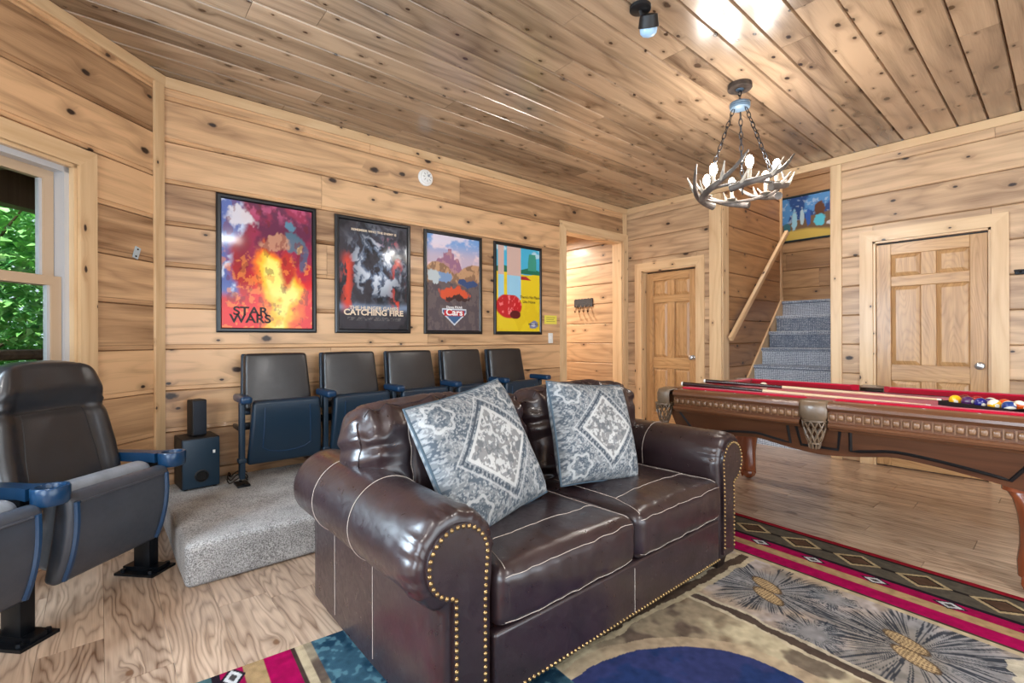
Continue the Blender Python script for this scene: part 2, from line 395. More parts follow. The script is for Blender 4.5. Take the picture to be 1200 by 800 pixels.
def wall(name, O, ex, u0, u1, z0, z1, ops, mat, label, zref=1.10, rowh=.275, thick=.13, maxlen=3.4, reveal=False):
    """O: 2D point on the finished face at u=0, ex: unit 2D direction; face normal is ex x z"""
    ex3 = Vector((ex[0], ex[1], 0)); nrm = ex3.cross(Vector((0, 0, 1))); th = .018
    cuts = sorted({u0, u1, *[x for o in ops for x in o[:2] if u0 < x < u1]})
    b = MB()
    for a, c in zip(cuts[:-1], cuts[1:]):
        iv = [(z0, z1)]
        for o in ops:
            if o[0] < (a+c)/2 < o[1]: iv = sub_iv(iv, (o[2], o[3]))
        for za, zb in iv:
            pts = []
            for u in (a, c):
                for d in (th, th+thick):
                    q = Vector((O[0], O[1], 0))+ex3*u-nrm*d; pts.append(q)
            vs = [(q.x, q.y, z) for z in (za, zb) for q in pts]
            b.add(vs, [(0,1,3,2),(4,6,7,5),(0,4,5,1),(2,3,7,6),(0,2,6,4),(1,5,7,3)])
    wobj = tag(b.build(name, M_back, smooth=False), label, 'wall', kind='structure')
    k0 = math.floor((z0-zref)/rowh); k1 = math.ceil((z1-zref)/rowh)
    for k in range(k0, k1):
        za, zb = max(z0, zref+k*rowh), min(z1, zref+(k+1)*rowh)
        if zb-za < .01: continue
        segs = []
        for a, c in zip(cuts[:-1], cuts[1:]):
            iv = [(za, zb)]
            for o in ops:
                if o[0] < (a+c)/2 < o[1]: iv = sub_iv(iv, (o[2], o[3]))
            for q in iv:
                if q[1]-q[0] < .012: continue
                if segs and abs(segs[-1][1]-a) < 1e-6 and segs[-1][2] == q: segs[-1][1] = c
                else: segs.append([a, c, q])
        for a, c, q in segs:
            L = c-a; parts = [(a, c)]
            if L > maxlen*.75:
                s = a+L*random.uniform(.25, .75); parts = [(a, s), (s, c)]
            for (x0, x1) in parts:
                o3 = Vector((O[0], O[1], q[0]))+ex3*x0-nrm*th
                plank(wobj, o3, ex3, (0, 0, 1), x1-x0, q[1]-q[0], mat, gap=.0022, c=.008, reveal=reveal)
    return wobj

XL, YD = -2.3, -2.6
# back wall with the posters
wall('wall_back', (0, YA), (1, 0), CORN.x-.02, XB, 0, H, [(4.19, 5.30, 0, 2.45)], M_wall, 'knotty pine plank wall carrying the four framed posters', reveal=True)
# right wall, u measured along -Y from YA
yy = lambda y: YA-y
wall('wall_right', (XB, YA), (0, -1), -.15, yy(YD), 0, H, [(yy(3.664), yy(2.905), 0, 2.04), (yy(2.60), yy(1.515), 0, H), (yy(1.186), yy(.414), 0, 2.04)],
     M_wallr, 'pale knotty pine plank wall with the staircase opening and two panel doors')
# window wall (45 degrees), u measured along CD, 0 at the corner
CL = 3.4
WIN = (-2.35, -.568, .62, 2.11)
wall('wall_left', (CORN.x, CORN.y), (CD.x, CD.y), -CL, .0, 0, H, [WIN], M_wall, 'angled knotty pine plank wall holding the window', zref=1.10, rowh=.28, reveal=True)
ec = CORN-CD*CL
wall('wall_side', (ec.x, ec.y), (0, 1), YD-ec.y, 0, 0, H, [(-.4-ec.y-1.2, -.4-ec.y+1.2, .6, 2.1)], M_wall, 'knotty pine plank wall beside the room, with an opening added for daylight')
wall('wall_front', (XB, YD), (-1, 0), 0, XB-ec.x, 0, H, [(XB-3.9, XB+.6, 0.02, 2.2)], M_wall, 'knotty pine plank wall behind the viewpoint, with an opening added for daylight')  # side and front openings are added to bring in soft daylight
# floor
fb = MB().box(ec.x-.3, YD-.2, -.12, XB+.2, YA+.1, -.016).build('floor', M_back, smooth=False)
tag(fb, 'light brown laminate plank floor with swirling grain', 'floor', kind='structure')
FW, FL = .19, 1.25
x = ec.x-.1; row = 0
while x < XB+.155:
    wd = min(FW, XB+.16-x); y = YD-random.uniform(0, .4)-((row % 3)*.42)
    while y < YA:
        y0, y1 = max(y, YD), min(y+FL, YA)
        # leave out boards that lie outside the angled wall
        far = (Vector((x+wd, y0))-CORN).dot(CN) < -.05 and (Vector((x+wd, y1))-CORN).dot(CN) < -.05
        if y1-y0 > .03 and not far: plank(fb, (x+wd, y0, -.016), (0, 1, 0), (-1, 0, 0), y1-y0, wd, M_floor, th=.016, c=.0012, gap=.0004)
        y += FL
    x += FW; row += 1
# ceiling
cb = MB().box(ec.x-.3, YD-.2, H+.018, XB+.15, YA+.15, H+.14).build('ceiling', M_back, smooth=False)
tag(cb, 'glossy knotty pine plank ceiling', 'ceiling', kind='structure')
CW = .178; y = .246-CW*16; row = 0
while y < YA:
    y0, y1 = max(y, YD), min(y+CW, YA+.02)
    if y1-y0 > .02:
        xs = [ec.x-.1]; s = ec.x-.1+random.uniform(.8, 3.6)
        while s < XB-.4: xs.append(s); s += random.uniform(2.4, 4.2)
        xs.append(XB)
        for a, c in zip(xs[:-1], xs[1:]): plank(cb, (a, y1, H+.018), (1, 0, 0), (0, -1, 0), c-a, y1-y0, M_ceil, c=.003, gap=.0028, c2=.0175)
    y += CW; row += 1

# trim strips
trim_n = [0]
def trim(p0, p1, wdir, nrm, wd, th=.018, label='pale pine trim board', bevel=.003, parent=None, name=None):
    """board from p0 to p1; width along wdir, thickness along nrm"""
    p0 = Vector(p0); p1 = Vector(p1); ex = (p1-p0); L = ex.length; ex.normalize(); wd3 = Vector(wdir); n3 = Vector(nrm)
    if ex.cross(wd3).dot(n3) < 0:
        p0, p1 = p1, p0; ex = -ex
    Mx = Matrix(((ex.x, wd3.x, n3.x, p0.x), (ex.y, wd3.y, n3.y, p0.y), (ex.z, wd3.z, n3.z, p0.z), (0, 0, 0, 1)))
    b = MB(); b.rbox(L, wd, th, bevel, T(L/2, wd/2, th/2), n=1)
    if parent is None:
        trim_n[0] += 1
        return tag(b.build('trim_%d' % trim_n[0], M_trimh, M=Mx, smooth=False), label, 'trim', kind='structure')
    return b.build(name or 'trim_board', M_trimh, parent, M=Mx, smooth=False)
Zv = (0, 0, 1)
trim((CORN.x, YA, H-.075), (XB-.0, YA, H-.075), Zv, (0, -1, 0), .073, label='pine crown strip along the top of the poster wall')
trim((XB, YA-.02, H-.075), (XB, YD, H-.075), Zv, (-1, 0, 0), .073, label='pine crown strip along the top of the door wall')
cn3 = (CN.x, CN.y, 0)
a2 = CORN-CD*.0; b2 = CORN-CD*CL
trim((a2.x, a2.y, H-.07), (b2.x, b2.y, H-.07), Zv, cn3, .068, label='pine crown strip along the top of the window wall')
q = CORN-CD*.015
trim((q.x, q.y, .0), (q.x, q.y, H-.07), (-CD.x, -CD.y, 0), cn3, .075, label='vertical pine corner board between window wall and poster wall')
trim((XB-.02, YA, 0), (XB-.02, YA, 2.45+.5-.13), (-1, 0, 0), (0, -1, 0), .075, label='vertical pine corner board beside the hall doorway')

# casings as children of a door / doorway
def casing(parent, face, axis, nrm, a, b, ztop, wd=.1, depth=.15, jambs=True, z0=0, sill=False):
    """face: (x,y) point at axis coord 0; axis 2D unit; opening a..b along axis"""
    ax = Vector((axis[0], axis[1], 0)); n = Vector((nrm[0], nrm[1], 0)); f0 = Vector((face[0], face[1], 0))
    pt = lambda u, z, d=0: f0+ax*u+n*d+Vector((0, 0, z))
    # mitred boards, one object each
    th = .02
    def board(poly):
        m = MB(); m.prism(poly, 0, th, lambda u, z, d: tuple(pt(u, z, d)))
        o = m.build('casing', M_trim if abs(poly[0][1]-poly[1][1]) > .5 else M_trim, parent, smooth=False)
    board([(a-wd, z0-(wd if sill else 0)), (a-wd, ztop+wd), (a, ztop), (a, z0)])
    board([(b+wd, z0-(wd if sill else 0)), (b+wd, ztop+wd), (b, ztop), (b, z0)])
    m = MB(); m.prism([(a-wd, ztop+wd), (b+wd, ztop+wd), (b, ztop), (a, ztop)], 0, th, lambda u, z, d: tuple(pt(u, z, d)))
    m.build('casing', M_trimz, parent, smooth=False)
    if sill:
        m = MB(); m.prism([(a-wd, z0-wd), (b+wd, z0-wd), (b, z0), (a, z0)], 0, th, lambda u, z, d: tuple(pt(u, z, d))); m.build('casing', M_trimz, parent, smooth=False)
    if jambs:
        for (u0, u1) in ((a-.0, a+.018), (b-.018, b)):
            m = MB(); m.prism([(u0, z0), (u1, z0), (u1, ztop), (u0, ztop)], -depth, -.001, lambda u, z, d: tuple(pt(u, z, d))); m.build('jamb', M_trim, parent, smooth=False)
        m = MB(); m.prism([(a, ztop-.018), (b, ztop-.018), (b, ztop), (a, ztop)], -depth, -.001, lambda u, z, d: tuple(pt(u, z, d))); m.build('jamb', M_trimz, parent, smooth=False)

def panel_door(name, ya, yb, recess, label, knob_y):
    root = empty(name, (XB, (ya+yb)/2, 0), 0, label, 'door', kind='structure')
    yc = (ya+yb)/2
    casing(root, (0, 0), (0, 1), (-1, 0), ya-yc, yb-yc, 2.04)
    W = yb-ya-.044; Ht = 2.005; h2 = W/2
    x0, x1 = recess, recess+.035     # local x, front face at x0
    fm = lambda y, z, d: (d, y, z)
    st = .105; rails = [(.008, .22), (.78, .92), (1.62, 1.71), (1.905, Ht)]
    def piece(nm, y0, y1, z0, z1, xa=x0, mat=M_door):
        m = MB(); m.rbox(.035, y1-y0, z1-z0, .003, T(xa+.0175, (y0+y1)/2, (z0+z1)/2), n=1); return m.build(nm, mat, root, smooth=False)
    piece('stile', -h2, -h2+st, .008, Ht); piece('stile', h2-st, h2, .008, Ht)
    for z0, z1 in rails: piece('rail', -h2+st+.0005, h2-st-.0005, z0, z1, mat=M_doorh)
    for (z0, z1) in ((.22, .78), (.92, 1.62), (1.71, 1.905)):
        piece('mullion', -.05, .05, z0+.0005, z1-.0005)
        for s in (-1, 1):
            ya_, yb_ = sorted((s*.05, s*(h2-st)))
            m = MB()    # raised panel: field with sloping margin
            o = [(ya_, z0), (yb_, z0), (yb_, z1), (ya_, z1)]; e = .034
            i = [(ya_+e, z0+e), (yb_-e, z0+e), (yb_-e, z1-e), (ya_+e, z1-e)]
            vs = [(x0+.02, *p) for p in o]+[(x0+.006, *p) for p in i]
            m.add(vs, [(0,1,5,4),(1,2,6,5),(2,3,7,6),(3,0,4,7),(4,5,6,7)])
            m.build('panel', M_door, root, smooth=False)
    k = empty_part = MB()
    ky = knob_y
    k.lathe([(.028, 0), (.03, .004), (.026, .008), (.011, .012), (.011, .035), (.024, .042), (.03, .055), (.027, .068), (.015, .074), (.0005, .075)], 16, T(x0, ky, .93) @ RY(-PI/2))
    k.build('knob', M_steel, root)
    m = MB().box(.05, -h2-.02, 0, .15, h2+.02, 2.03); 
    m.build('back_panel', M_black, root, smooth=False, M=T(x1+.005-.05, 0, 0))
    return root
M_doorh = wood('pine_door_rail', S(206,164,114), S(140,98,58), knot=0, var=.05, rough=.35, ring=20, gs=1.6, horiz=True)
panel_door('door_1', .414, 1.186, .018, 'six panel pine door beside the staircase, seen over the pool table', -.32)
panel_door('door_2', 2.905, 3.664, .06, 'six panel pine door in the corner next to the hall doorway', -.30)
# hall doorway (no door leaf)
dw = empty('door_3', (0, YA, 0), 0, 'tall open doorway with pine casing leading to the hall', 'doorway', kind='structure')
casing(dw, (0, 0), (1, 0), (0, -1), 4.19, 5.30, 2.45, wd=.098, depth=.152)

# hall beyond the doorway
hw = wall('wall_hall', (5.33, 6.6), (0, -1), 0, 2.54, 0, 2.7, [], M_wallr, 'knotty pine plank wall of the hall seen through the doorway')
tag(MB().box(4.0, 4.06, 0, 4.06, 6.6, 2.7).build('wall_hall_left', M_wall, smooth=False), 'inner side wall of the hall', 'wall', kind='structure')
tag(MB().box(4.0, 6.6, 0, 5.5, 6.7, 2.7).build('wall_hall_end', M_wall, smooth=False), 'end wall of the hall', 'wall', kind='structure')
tag(MB().box(4.0, YA+.1, -.12, 5.5, 6.7, -.002).build('floor_hall', M_floor, smooth=False), 'laminate floor of the hall', 'floor', kind='structure')
tag(MB().box(4.0, 4.06, 2.7, 5.5, 6.7, 2.8).build('ceiling_hall', M_ceil, smooth=False), 'pine ceiling of the hall', 'ceiling', kind='structure')

# stairwell
SY0, SY1 = 1.515, 2.60
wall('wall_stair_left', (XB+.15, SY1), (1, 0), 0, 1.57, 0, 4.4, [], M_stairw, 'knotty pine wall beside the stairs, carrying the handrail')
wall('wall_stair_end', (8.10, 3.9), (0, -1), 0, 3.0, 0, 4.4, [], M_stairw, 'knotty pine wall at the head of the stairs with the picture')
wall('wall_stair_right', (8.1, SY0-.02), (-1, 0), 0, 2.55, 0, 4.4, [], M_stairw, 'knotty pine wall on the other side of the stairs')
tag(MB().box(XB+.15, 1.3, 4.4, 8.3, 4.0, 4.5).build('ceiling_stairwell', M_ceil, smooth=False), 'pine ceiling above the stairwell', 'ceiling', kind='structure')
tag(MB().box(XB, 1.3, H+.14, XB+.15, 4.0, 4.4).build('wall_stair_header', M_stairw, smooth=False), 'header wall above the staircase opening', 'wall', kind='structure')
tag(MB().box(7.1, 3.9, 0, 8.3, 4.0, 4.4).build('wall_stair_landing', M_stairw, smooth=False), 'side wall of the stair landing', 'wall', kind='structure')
st = empty('stairs', (XB, SY0, 0), 0, 'carpeted staircase rising beside the panel door', 'stairs', kind='structure')
rise, tread, sx0 = .208, .23, .10
for k in range(8):
    x0 = sx0+k*tread; x1 = x0+tread+.02 if k < 7 else 2.7
    m = MB(); Wd = SY1-SY0-.03; z1 = (k+1)*rise; z0 = z1-rise
    prof = [(x0, z0-.001 if k else 0), (x0, z1-.045), (x0-.022, z1-.04), (x0-.028, z1-.02), (x0-.022, z1-.004), (x0-.006, z1), (x1, z1), (x1, z0)]
    m.prism(prof, .0, Wd if k < 7 else 2.3, lambda a, b, d: (a, d, b)); m.build('step', M_stairc, st, ang=50)
# skirt board on the left wall and the trims of the opening
m = MB(); m.prism([(.15, 0), (.15, .22), (sx0+7*tread+.02, 8*rise+.06), (sx0+7*tread+.02, 8*rise-.3), (.4, 0)], SY1-SY0-.024, SY1-SY0-.001, lambda a, b, d: (a, d, b))
m.build('skirt_board', M_trimh, st, smooth=False)
trim((XB, SY1-.0, 0), (XB, SY1-.0, H-.08), (0, 1, 0), (-1, 0, 0), .14, .022, 'pine post board left of the staircase')
trim((XB, SY0, 0), (XB, SY0, H-.08), (0, -1, 0), (-1, 0, 0), .086, .022, 'pine post board right of the staircase')
trim((XB, SY1, 0), (XB, SY1, H-.08), (1, 0, 0), (0, -1, 0), .15, .012, 'pine jamb board lining the left of the staircase opening')
trim((XB, SY0, 0), (XB, SY0, H-.08), (1, 0, 0), (0, 1, 0), .15, .012, 'pine jamb board lining the right of the staircase opening')
trim((XB+1.72, SY1, 8*rise-.02), (XB+1.72, SY1, 4.3), (-1, 0, 0), (0, -1, 0), .045, .022, 'narrow pine corner strip at the head of the stairs')
hr = empty('handrail', (XB, SY1, 0), 0, 'square pine handrail sloping up the staircase wall', 'handrail')
m = MB(); p0 = Vector((.06, -.07, 1.15)); p1 = Vector((1.74, -.07, 2.61)); L = (p1-p0).length; an = math.atan2(p1.z-p0.z, p1.x-p0.x)
m.rbox(L, .045, .06, .008, T(*((p0+p1)/2)) @ RY(-an), n=2); m.build('rail', M_trimh, hr, ang=30)
for t_ in (.1, .5, .9):
    q = p0.lerp(p1, t_); m = MB(); m.tube([(q.x, 0, q.z-.06), (q.x, -.05, q.z-.075), (q.x, -.07, q.z-.03)], .008, 8); m.lathe([(.025, 0), (.025, .006)], 12, T(q.x, -.001, q.z-.06) @ RX(PI/2)); m.build('bracket', M_blackm, hr)

# ------------------------------------------------------------------ window and outdoors
def cpt(u, z, d=0):   # point on window wall: u along CD, d out of the room(-)/into(+)
    q = CORN+CD*u+CN*d; return (q.x, q.y, z)
win = empty('window_1', (0, 0, 0), 0, 'double hung window with pale frame looking onto green leaves', 'window', kind='structure')
casing(win, (CORN.x, CORN.y), (CD.x, CD.y), (CN.x, CN.y), WIN[0], WIN[1], WIN[3], wd=.095, depth=.15, z0=WIN[2], sill=True)
M_wfr = plain('window_frame_tan', S(190,164,136), .4)
M_walu = plain('window_track_aluminium', S(200,204,210), .3, .3)
def wbar(nm, u0, u1, z0, z1, d0, d1, mat):
    m = MB(); m.prism([(u0, z0), (u1, z0), (u1, z1), (u0, z1)], d0, d1, lambda u, z, d: cpt(u, z, d)); return m.build(nm, mat, win, smooth=False)
ua, ub = WIN[0]+.018, WIN[1]-.018; za, zb = WIN[2], WIN[3]-.018; zm = 1.47
for s, (a, b) in enumerate(((ub-.025, ub), (ua, ua+.025))):
    wbar('track', a, b, za, zb, -.135, -.03, M_walu)
wbar('head_track', ua, ub, zb-.03, zb, -.135, -.03, M_walu); wbar('sill_track', ua, ub, za, za+.04, -.15, -.02, M_wfr)
def sash(z0, z1, d0, d1):
    a, b = ua+.028, ub-.028; w_ = .052
    wbar('sash_stile', b-w_, b, z0, z1, d0, d1, M_wfr); wbar('sash_stile', a, a+w_, z0, z1, d0, d1, M_wfr)
    wbar('sash_rail', a+w_, b-w_, z0, z0+.05, d0, d1, M_wfr); wbar('sash_rail', a+w_, b-w_, z1-.05, z1, d0, d1, M_wfr)
    wbar('glazing_bead', b-w_-.014, b-w_, z0+.05, z1-.05, d0+.004, d1-.008, M_walu)
    dm = (d0+d1)/2
    wbar('pane', a+w_, b-w_, z0+.05, z1-.05, dm-.002, dm+.002, M_glass)
sash(zm-.02, zb-.03, -.125, -.09); sash(za+.04, zm+.03, -.08, -.045)
# porch roof, railing and foliage outside
M_old = wood('weathered_timber', S(120,100,80), S(60,46,36), knot=.2, var=.1, rough=.8, coat=0)
def cbox(nm, u0, u1, d0, d1, z0, z1, lab, cat, mat=M_old, kind=None):
    m = MB(); m.prism([(u0, d0), (u1, d0), (u1, d1), (u0, d1)], z0, z1, lambda u, d, z: cpt(u, z, d))
    return tag(m.build(nm, mat, smooth=False), lab, cat, kind=kind)
pr = empty('porch_roof', (0, 0, 0), 0, 'weathered timber porch roof outside the window', 'porch roof')
def pbox(nm, u0, u1, d0, d1, z0, z1):
    m = MB(); m.prism([(u0, d0), (u1, d0), (u1, d1), (u0, d1)], z0, z1, lambda u, d, z: cpt(u, z, d)); return m.build(nm, M_old, pr, smooth=False)
pbox('roof_deck', -5, 4.5, -2.3, -.2, 2.62, 2.66)
pbox('beam', -5, 4.5, -2.2, -2.05, 2.32, 2.6)
for i in range(11): pbox('joist', -4.6+i*.8, -4.55+i*.8, -2.2, -.25, 2.44, 2.6)
rl = empty('porch_railing', (0, 0, 0), 0, 'rough log railing outside the window', 'railing')
m = MB(); m.tube([cpt(-4.5, 1.02, -1.9), cpt(-2, 1.06, -1.92), cpt(4.4, 1.02, -1.9)], .045, 8); m.build('log_rail', M_old, rl)
for u in (-3.2, -1.2, .8, 2.8): m = MB(); m.tube([cpt(u, 0, -1.9), cpt(u, 1.0, -1.9)], .04, 8); m.build('post', M_old, rl)
cbox('porch_deck', -5, 4.5, -2.4, -.16, -.15, -.02, 'timber porch deck outside the window', 'deck', kind='structure')
M_leaf, nt, p = new_mat('green_leaf')
oi = nt.nodes.new('ShaderNodeTexCoord'); n = nd(nt, 'ShaderNodeTexNoise', Vector=oi.outputs['Object'], Scale=9.0, Detail=3.0)
cr = nd(nt, 'ShaderNodeValToRGB', Fac=n.outputs[0]); cr.color_ramp.elements[0].position = .3; cr.color_ramp.elements[0].color = S(44,124,62); cr.color_ramp.elements[1].position = .7; cr.color_ramp.elements[1].color = S(176,240,140)
nt.links.new(cr.outputs[0], p.inputs['Base Color']); p.inputs['Roughness'].default_value = .5
p.inputs['Subsurface Weight'].default_value = 0.0
def tree(u, d, zc, ru, rz, nleaf, lab, seed):
    rn = random.Random(seed); c = cpt(u, 0, d); root = empty('leafy_tree', c, 0, lab, 'tree', 'trees outside the window')
    m = MB(); m.tube([(0, 0, -.2), (.05, 0, .8), (-.03, .05, zc), (0, 0, zc+rz*.6)], [.09, .08, .06, .02], 8)
    for k in range(5): a = k*1.3; m.tube([(0, 0, zc-.4+.2*k), (.5*math.cos(a), .5*math.sin(a), zc+.2*k), (ru*.8*math.cos(a), ru*.8*math.sin(a), zc+.25*k+.2)], [.03, .02, .008], 6)
    m.build('trunk', M_old, root)
    v = []; f = []
    for k in range(nleaf):
        while True:
            q = Vector((rn.uniform(-1, 1), rn.uniform(-1, 1), rn.uniform(-1, 1)))
            if .55 < q.length < 1: break
        q = Vector((q.x*ru, q.y*ru, zc+q.z*rz)); L = rn.uniform(.09, .16); wl = L*.3
        Mx = T(*q) @ RZ(rn.uniform(0, 6.28)) @ RX(rn.uniform(-.7, .7)) @ RY(rn.uniform(-.3, .9))
        i = len(v); v += [tuple(Mx @ Vector(p_)) for p_ in ((0, 0, 0), (L*.45, wl, .01), (L, 0, -.015), (L*.45, -wl, .01))]; f.append((i, i+1, i+2, i+3))
    me = bpy.data.meshes.new('leaves'); me.from_pydata(v, [], f); me.materials.append(M_leaf); o = link_mesh('leaves', me, root); o['kind'] = 'stuff'
tree(1.5, -3.7, 1.3, 1.5, 1.9, 12000, 'broad leafy green tree close behind the porch railing', 1)
tree(3.0, -7.4, 1.8, 2.3, 2.9, 17000, 'tall green tree rising behind the broad tree outside the window', 3)
tree(-2.0, -4.2, 1.3, 1.5, 1.8, 5000, 'green tree standing further along the porch', 4)
tag(MB().box(-14, -10, -1.2, 8, 14, -.5).build('ground', plain('forest_ground', S(70,84,48), .95, var=.3, vscale=2)), 'mossy ground outside the cabin', 'ground', kind='structure')
# glazing of the unseen openings added to let daylight in
tag(MB().box(-.55, YD-.08, .03, 3.85, YD-.07, 2.18).build('window_2', M_glass, smooth=False), 'unseen glazing added behind the viewpoint for daylight', 'window', kind='structure')
tag(MB().box(ec.x-.1, -1.58, .62, ec.x-.09, .78, 2.08).build('window_3', M_glass, smooth=False), 'unseen pane added in the side wall for daylight', 'window', kind='structure')

# ------------------------------------------------------------------ carpeted platform
pf = MB()
pf.rbox(3.72, 1.222, .21, .03, T(.30+1.86, 2.675+.611, .105), n=3, m=(30, 10, 2), fn=lambda q: (q.x+.004*mnoise.noise(q*6), q.y+.004*mnoise.noise(q*5+Vector((3,1,2))), q.z+.003*mnoise.noise(q*4)))
tag(pf.build('carpeted_platform', M_carpet, ang=60), 'low grey carpeted platform under the row of theatre seats', 'platform')

# ------------------------------------------------------------------ loveseat
SOFA = (1.575, 1.63, 0)
sofa = empty('leather_loveseat', SOFA, 0, 'dark brown leather two seat sofa with rolled arms and brass nailhead trim', 'sofa')
def arm_profile(s, inset=0.0, n=64):
    """profile (x,z) of the scroll arm; s=-1 left, 1 right; outline runs outer bottom -> roll -> inner bottom"""
    cx, cz, r = .82, .545, .14-inset
    xo, xi = .875-inset, .69+inset
    a0 = PI-math.acos(min(1, max(-1, (xo-cx)/r))) if False else None
    # outer side is +x in this frame
    ang_o = -math.acos((xo-cx)/r) if (xo-cx) < r else 0
    pts = [(xo, .07+inset), (xo, .2), (xo, .33), (xo+.0, cz+r*math.sin(ang_o)-.02)]
    end = PI+.05 if True else PI
    for k in range(n+1):
        a = ang_o+(PI-ang_o)*k/n
        pts.append((cx+r*math.cos(a), cz+r*math.sin(a)))
    pts += [(xi-.004, .48), (xi, .4), (xi, .2), (xi, .07+inset)]
    return [(s*x, z) for x, z in pts]
def arm(s):
    secs = []; base = arm_profile(s)
    ys = [(-.515, .03), (-.512, .014), (-.5, .004), (-.48, 0), (-.46, -.004)]+[(-.44+.92*k/30, -.004*math.sin(PI*k/30)) for k in range(1, 30)]+[(.48, 0), (.5, .012), (.505, .03)]
    for y, ins in ys:
        sec = []
        for i, (x, z) in enumerate(arm_profile(s, ins)):
            c = Vector((s*.82, 0, .545)); d = Vector((x, 0, z))-c
            puck = 0
            if z > .42:
                ff = max(0, 1-(y+.515)/.13)
                puck = ff*.005*math.sin(math.atan2(d.z, d.x)*19+1.7*math.sin(math.atan2(d.z, d.x)*7)+2*math.sin(y*30))*(1 if y > -.513 else 0)
                puck += .005*mnoise.noise(Vector((x*7, y*5, z*7)))
            else: puck = .002*mnoise.noise(Vector((x*5, y*4, z*5)))
            d.normalize(); sec.append((x+d.x*puck, y, z+(d.z*puck if z > .42 else 0)))
        secs.append(sec)
    m = MB(); m.loft(secs); a = m.build('arm', M_leather, sofa, ang=60)
    # front facing panel and nails
    ip = arm_profile(s, .035); m = MB()
    m.prism(ip, -.528, -.512, lambda x, z, d: (x, d, z)); m.build('arm_front_panel', M_leather, a, ang=30)
    path = [Vector((x, -.529, z)) for x, z in arm_profile(s, .043, 64)]
    path[0].z = .13; path[-1].z = .13
    m = MB(); acc = 0.0; step = .0195
    for p0, p1 in zip(path[:-1], path[1:]):
        L = (p1-p0).length; t_ = step-acc if acc > 0 else 0
        while t_ <= L:
            q = p0.lerp(p1, t_/L if L > 0 else 0)
            m.lathe([(.0072, 0), (.006, .003), (.003, .0052), (.0002, .006)], 7, T(*q) @ RX(PI/2)); t_ += step
        acc = L-(t_-step)
    nn = m.build('nailheads', M_nail, a); nn['kind'] = 'stuff'; nn['label'] = 'brass nailheads outlining the arm front'
    for y in (.24, -.1):
        pts = [Vector((x, y, z)) for x, z in arm_profile(s, -.0055, 40)]; pts[0].z = .09
        m = MB(); m.tube(pts[:-3], .0011, 4); m.build('stitching', M_stitch, a)
    m = MB(); m.tube([(s*.882, -.505, .09), (s*.882, -.505, .42)], .0011, 4)
    return a
for s in (-1, 1): arm(s)
# base, front rail, back
m = MB(); m.rbox(1.40, .93, .20, .015, T(0, -.02, .19), n=2); m.build('base', M_leather, sofa)
m = MB(); m.rbox(1.385, .05, .21, .014, T(0, -.497, .185), n=3, m=(20, 1, 3), fn=lambda q: (q.x, q.y-.002*mnoise.noise(q*8), q.z)); fr = m.build('front_rail', M_leather, sofa, ang=60)
m = MB(); m.tube([(.0, -.5245, .1), (.0, -.5245, .27)], .0011, 4); m.build('stitching', M_stitch, fr)
m = MB()
for k in range(72): m.lathe([(.0072, 0), (.006, .003), (.003, .0052), (.0002, .006)], 7, T(-.69+k*1.38/71, -.522, .094) @ RX(PI/2))
nn = m.build('nailheads', M_nail, fr); nn['kind'] = 'stuff'
m = MB(); m.rbox(1.52, .2, .66, .06, T(0, .41, .42), n=4, m=(10, 1, 4)); m.build('back_frame', M_leather, sofa, ang=60)
for sx_ in (-1, 1):
    for y in (-.44, .42):
        zf = .0115 if y < 0 else 0
        m = MB(); m.loft([[(sx_*.80-.035, y-.035, zf), (sx_*.80+.035, y-.035, zf), (sx_*.80+.035, y+.035, zf), (sx_*.80-.035, y+.035, zf)],
                          [(sx_*.80-.05, y-.05, .095), (sx_*.80+.05, y-.05, .095), (sx_*.80+.05, y+.05, .095), (sx_*.80-.05, y+.05, .095)]])
        m.build('foot', M_foot, sofa, smooth=False)
# seat cushions
def seat_fn(cx, seed):
    def fn(q):
        hx, hy, hz = .343, .325, .095
        ux, uy = q.x/hx, q.y/hy
        crown = .022*(1-min(1, abs(ux))**2.5)*(1-min(1, abs(uy))**4)
        z = q.z+(crown if q.z > 0 else 0)
        y = q.y-(.012*(1-abs(ux)**3)*(1-(q.z/hz)**2) if q.y < -.25 else 0)
        wr = .0035*mnoise.noise(Vector((q.x*16+seed, q.y*5, q.z*6)))+.002*mnoise.noise(Vector((q.x*34+seed, q.y*14, q.z*20)))
        if q.y < -.15: z += wr*1.2; y += wr
        else: z += wr*.6
        return (q.x, y, z)
    return fn
for s in (-1, 1):
    fn = seat_fn(s, 5*s); MC = T(s*.345, -.215, .385)
    m = MB(); m.rbox(.686, .65, .19, .045, MC, n=5, m=(34, 30, 6), fn=fn); c = m.build('seat_cushion', M_leather, sofa, ang=75)
    def onsurf(pts, up=.0012):
        out = []
        for q in pts:
            q = Vector(q); h_ = (.343, .325, .095); r = .045
            inn = Vector([max(-(h_[i]-r), min(h_[i]-r, q[i])) for i in range(3)]); d = q-inn
            o = inn+d.normalized()*(r+up); out.append(MC @ Vector(fn(o)))
        return out
    lin = lambda a, b, n=24: [tuple(Vector(a).lerp(Vector(b), k/n)) for k in range(n+1)]
    for (a, b) in (((-.32, -.325, .072), (.32, -.325, .072)), ((-.32, -.325, -.075), (.32, -.325, -.075)),
                   ((-.27, -.16, .095), (.27, -.16, .095)), ((-.27, -.16, .095), (-.31, -.31, .095)), ((.27, -.16, .095), (.31, -.31, .095)), ((-.27, -.16, .095), (-.27, .2, .095)), ((.27, -.16, .095), (.27, .2, .095))):
        m = MB(); m.tube(onsurf(lin(a, b)), .0011, 4); m.build('stitching', M_stitch, c)
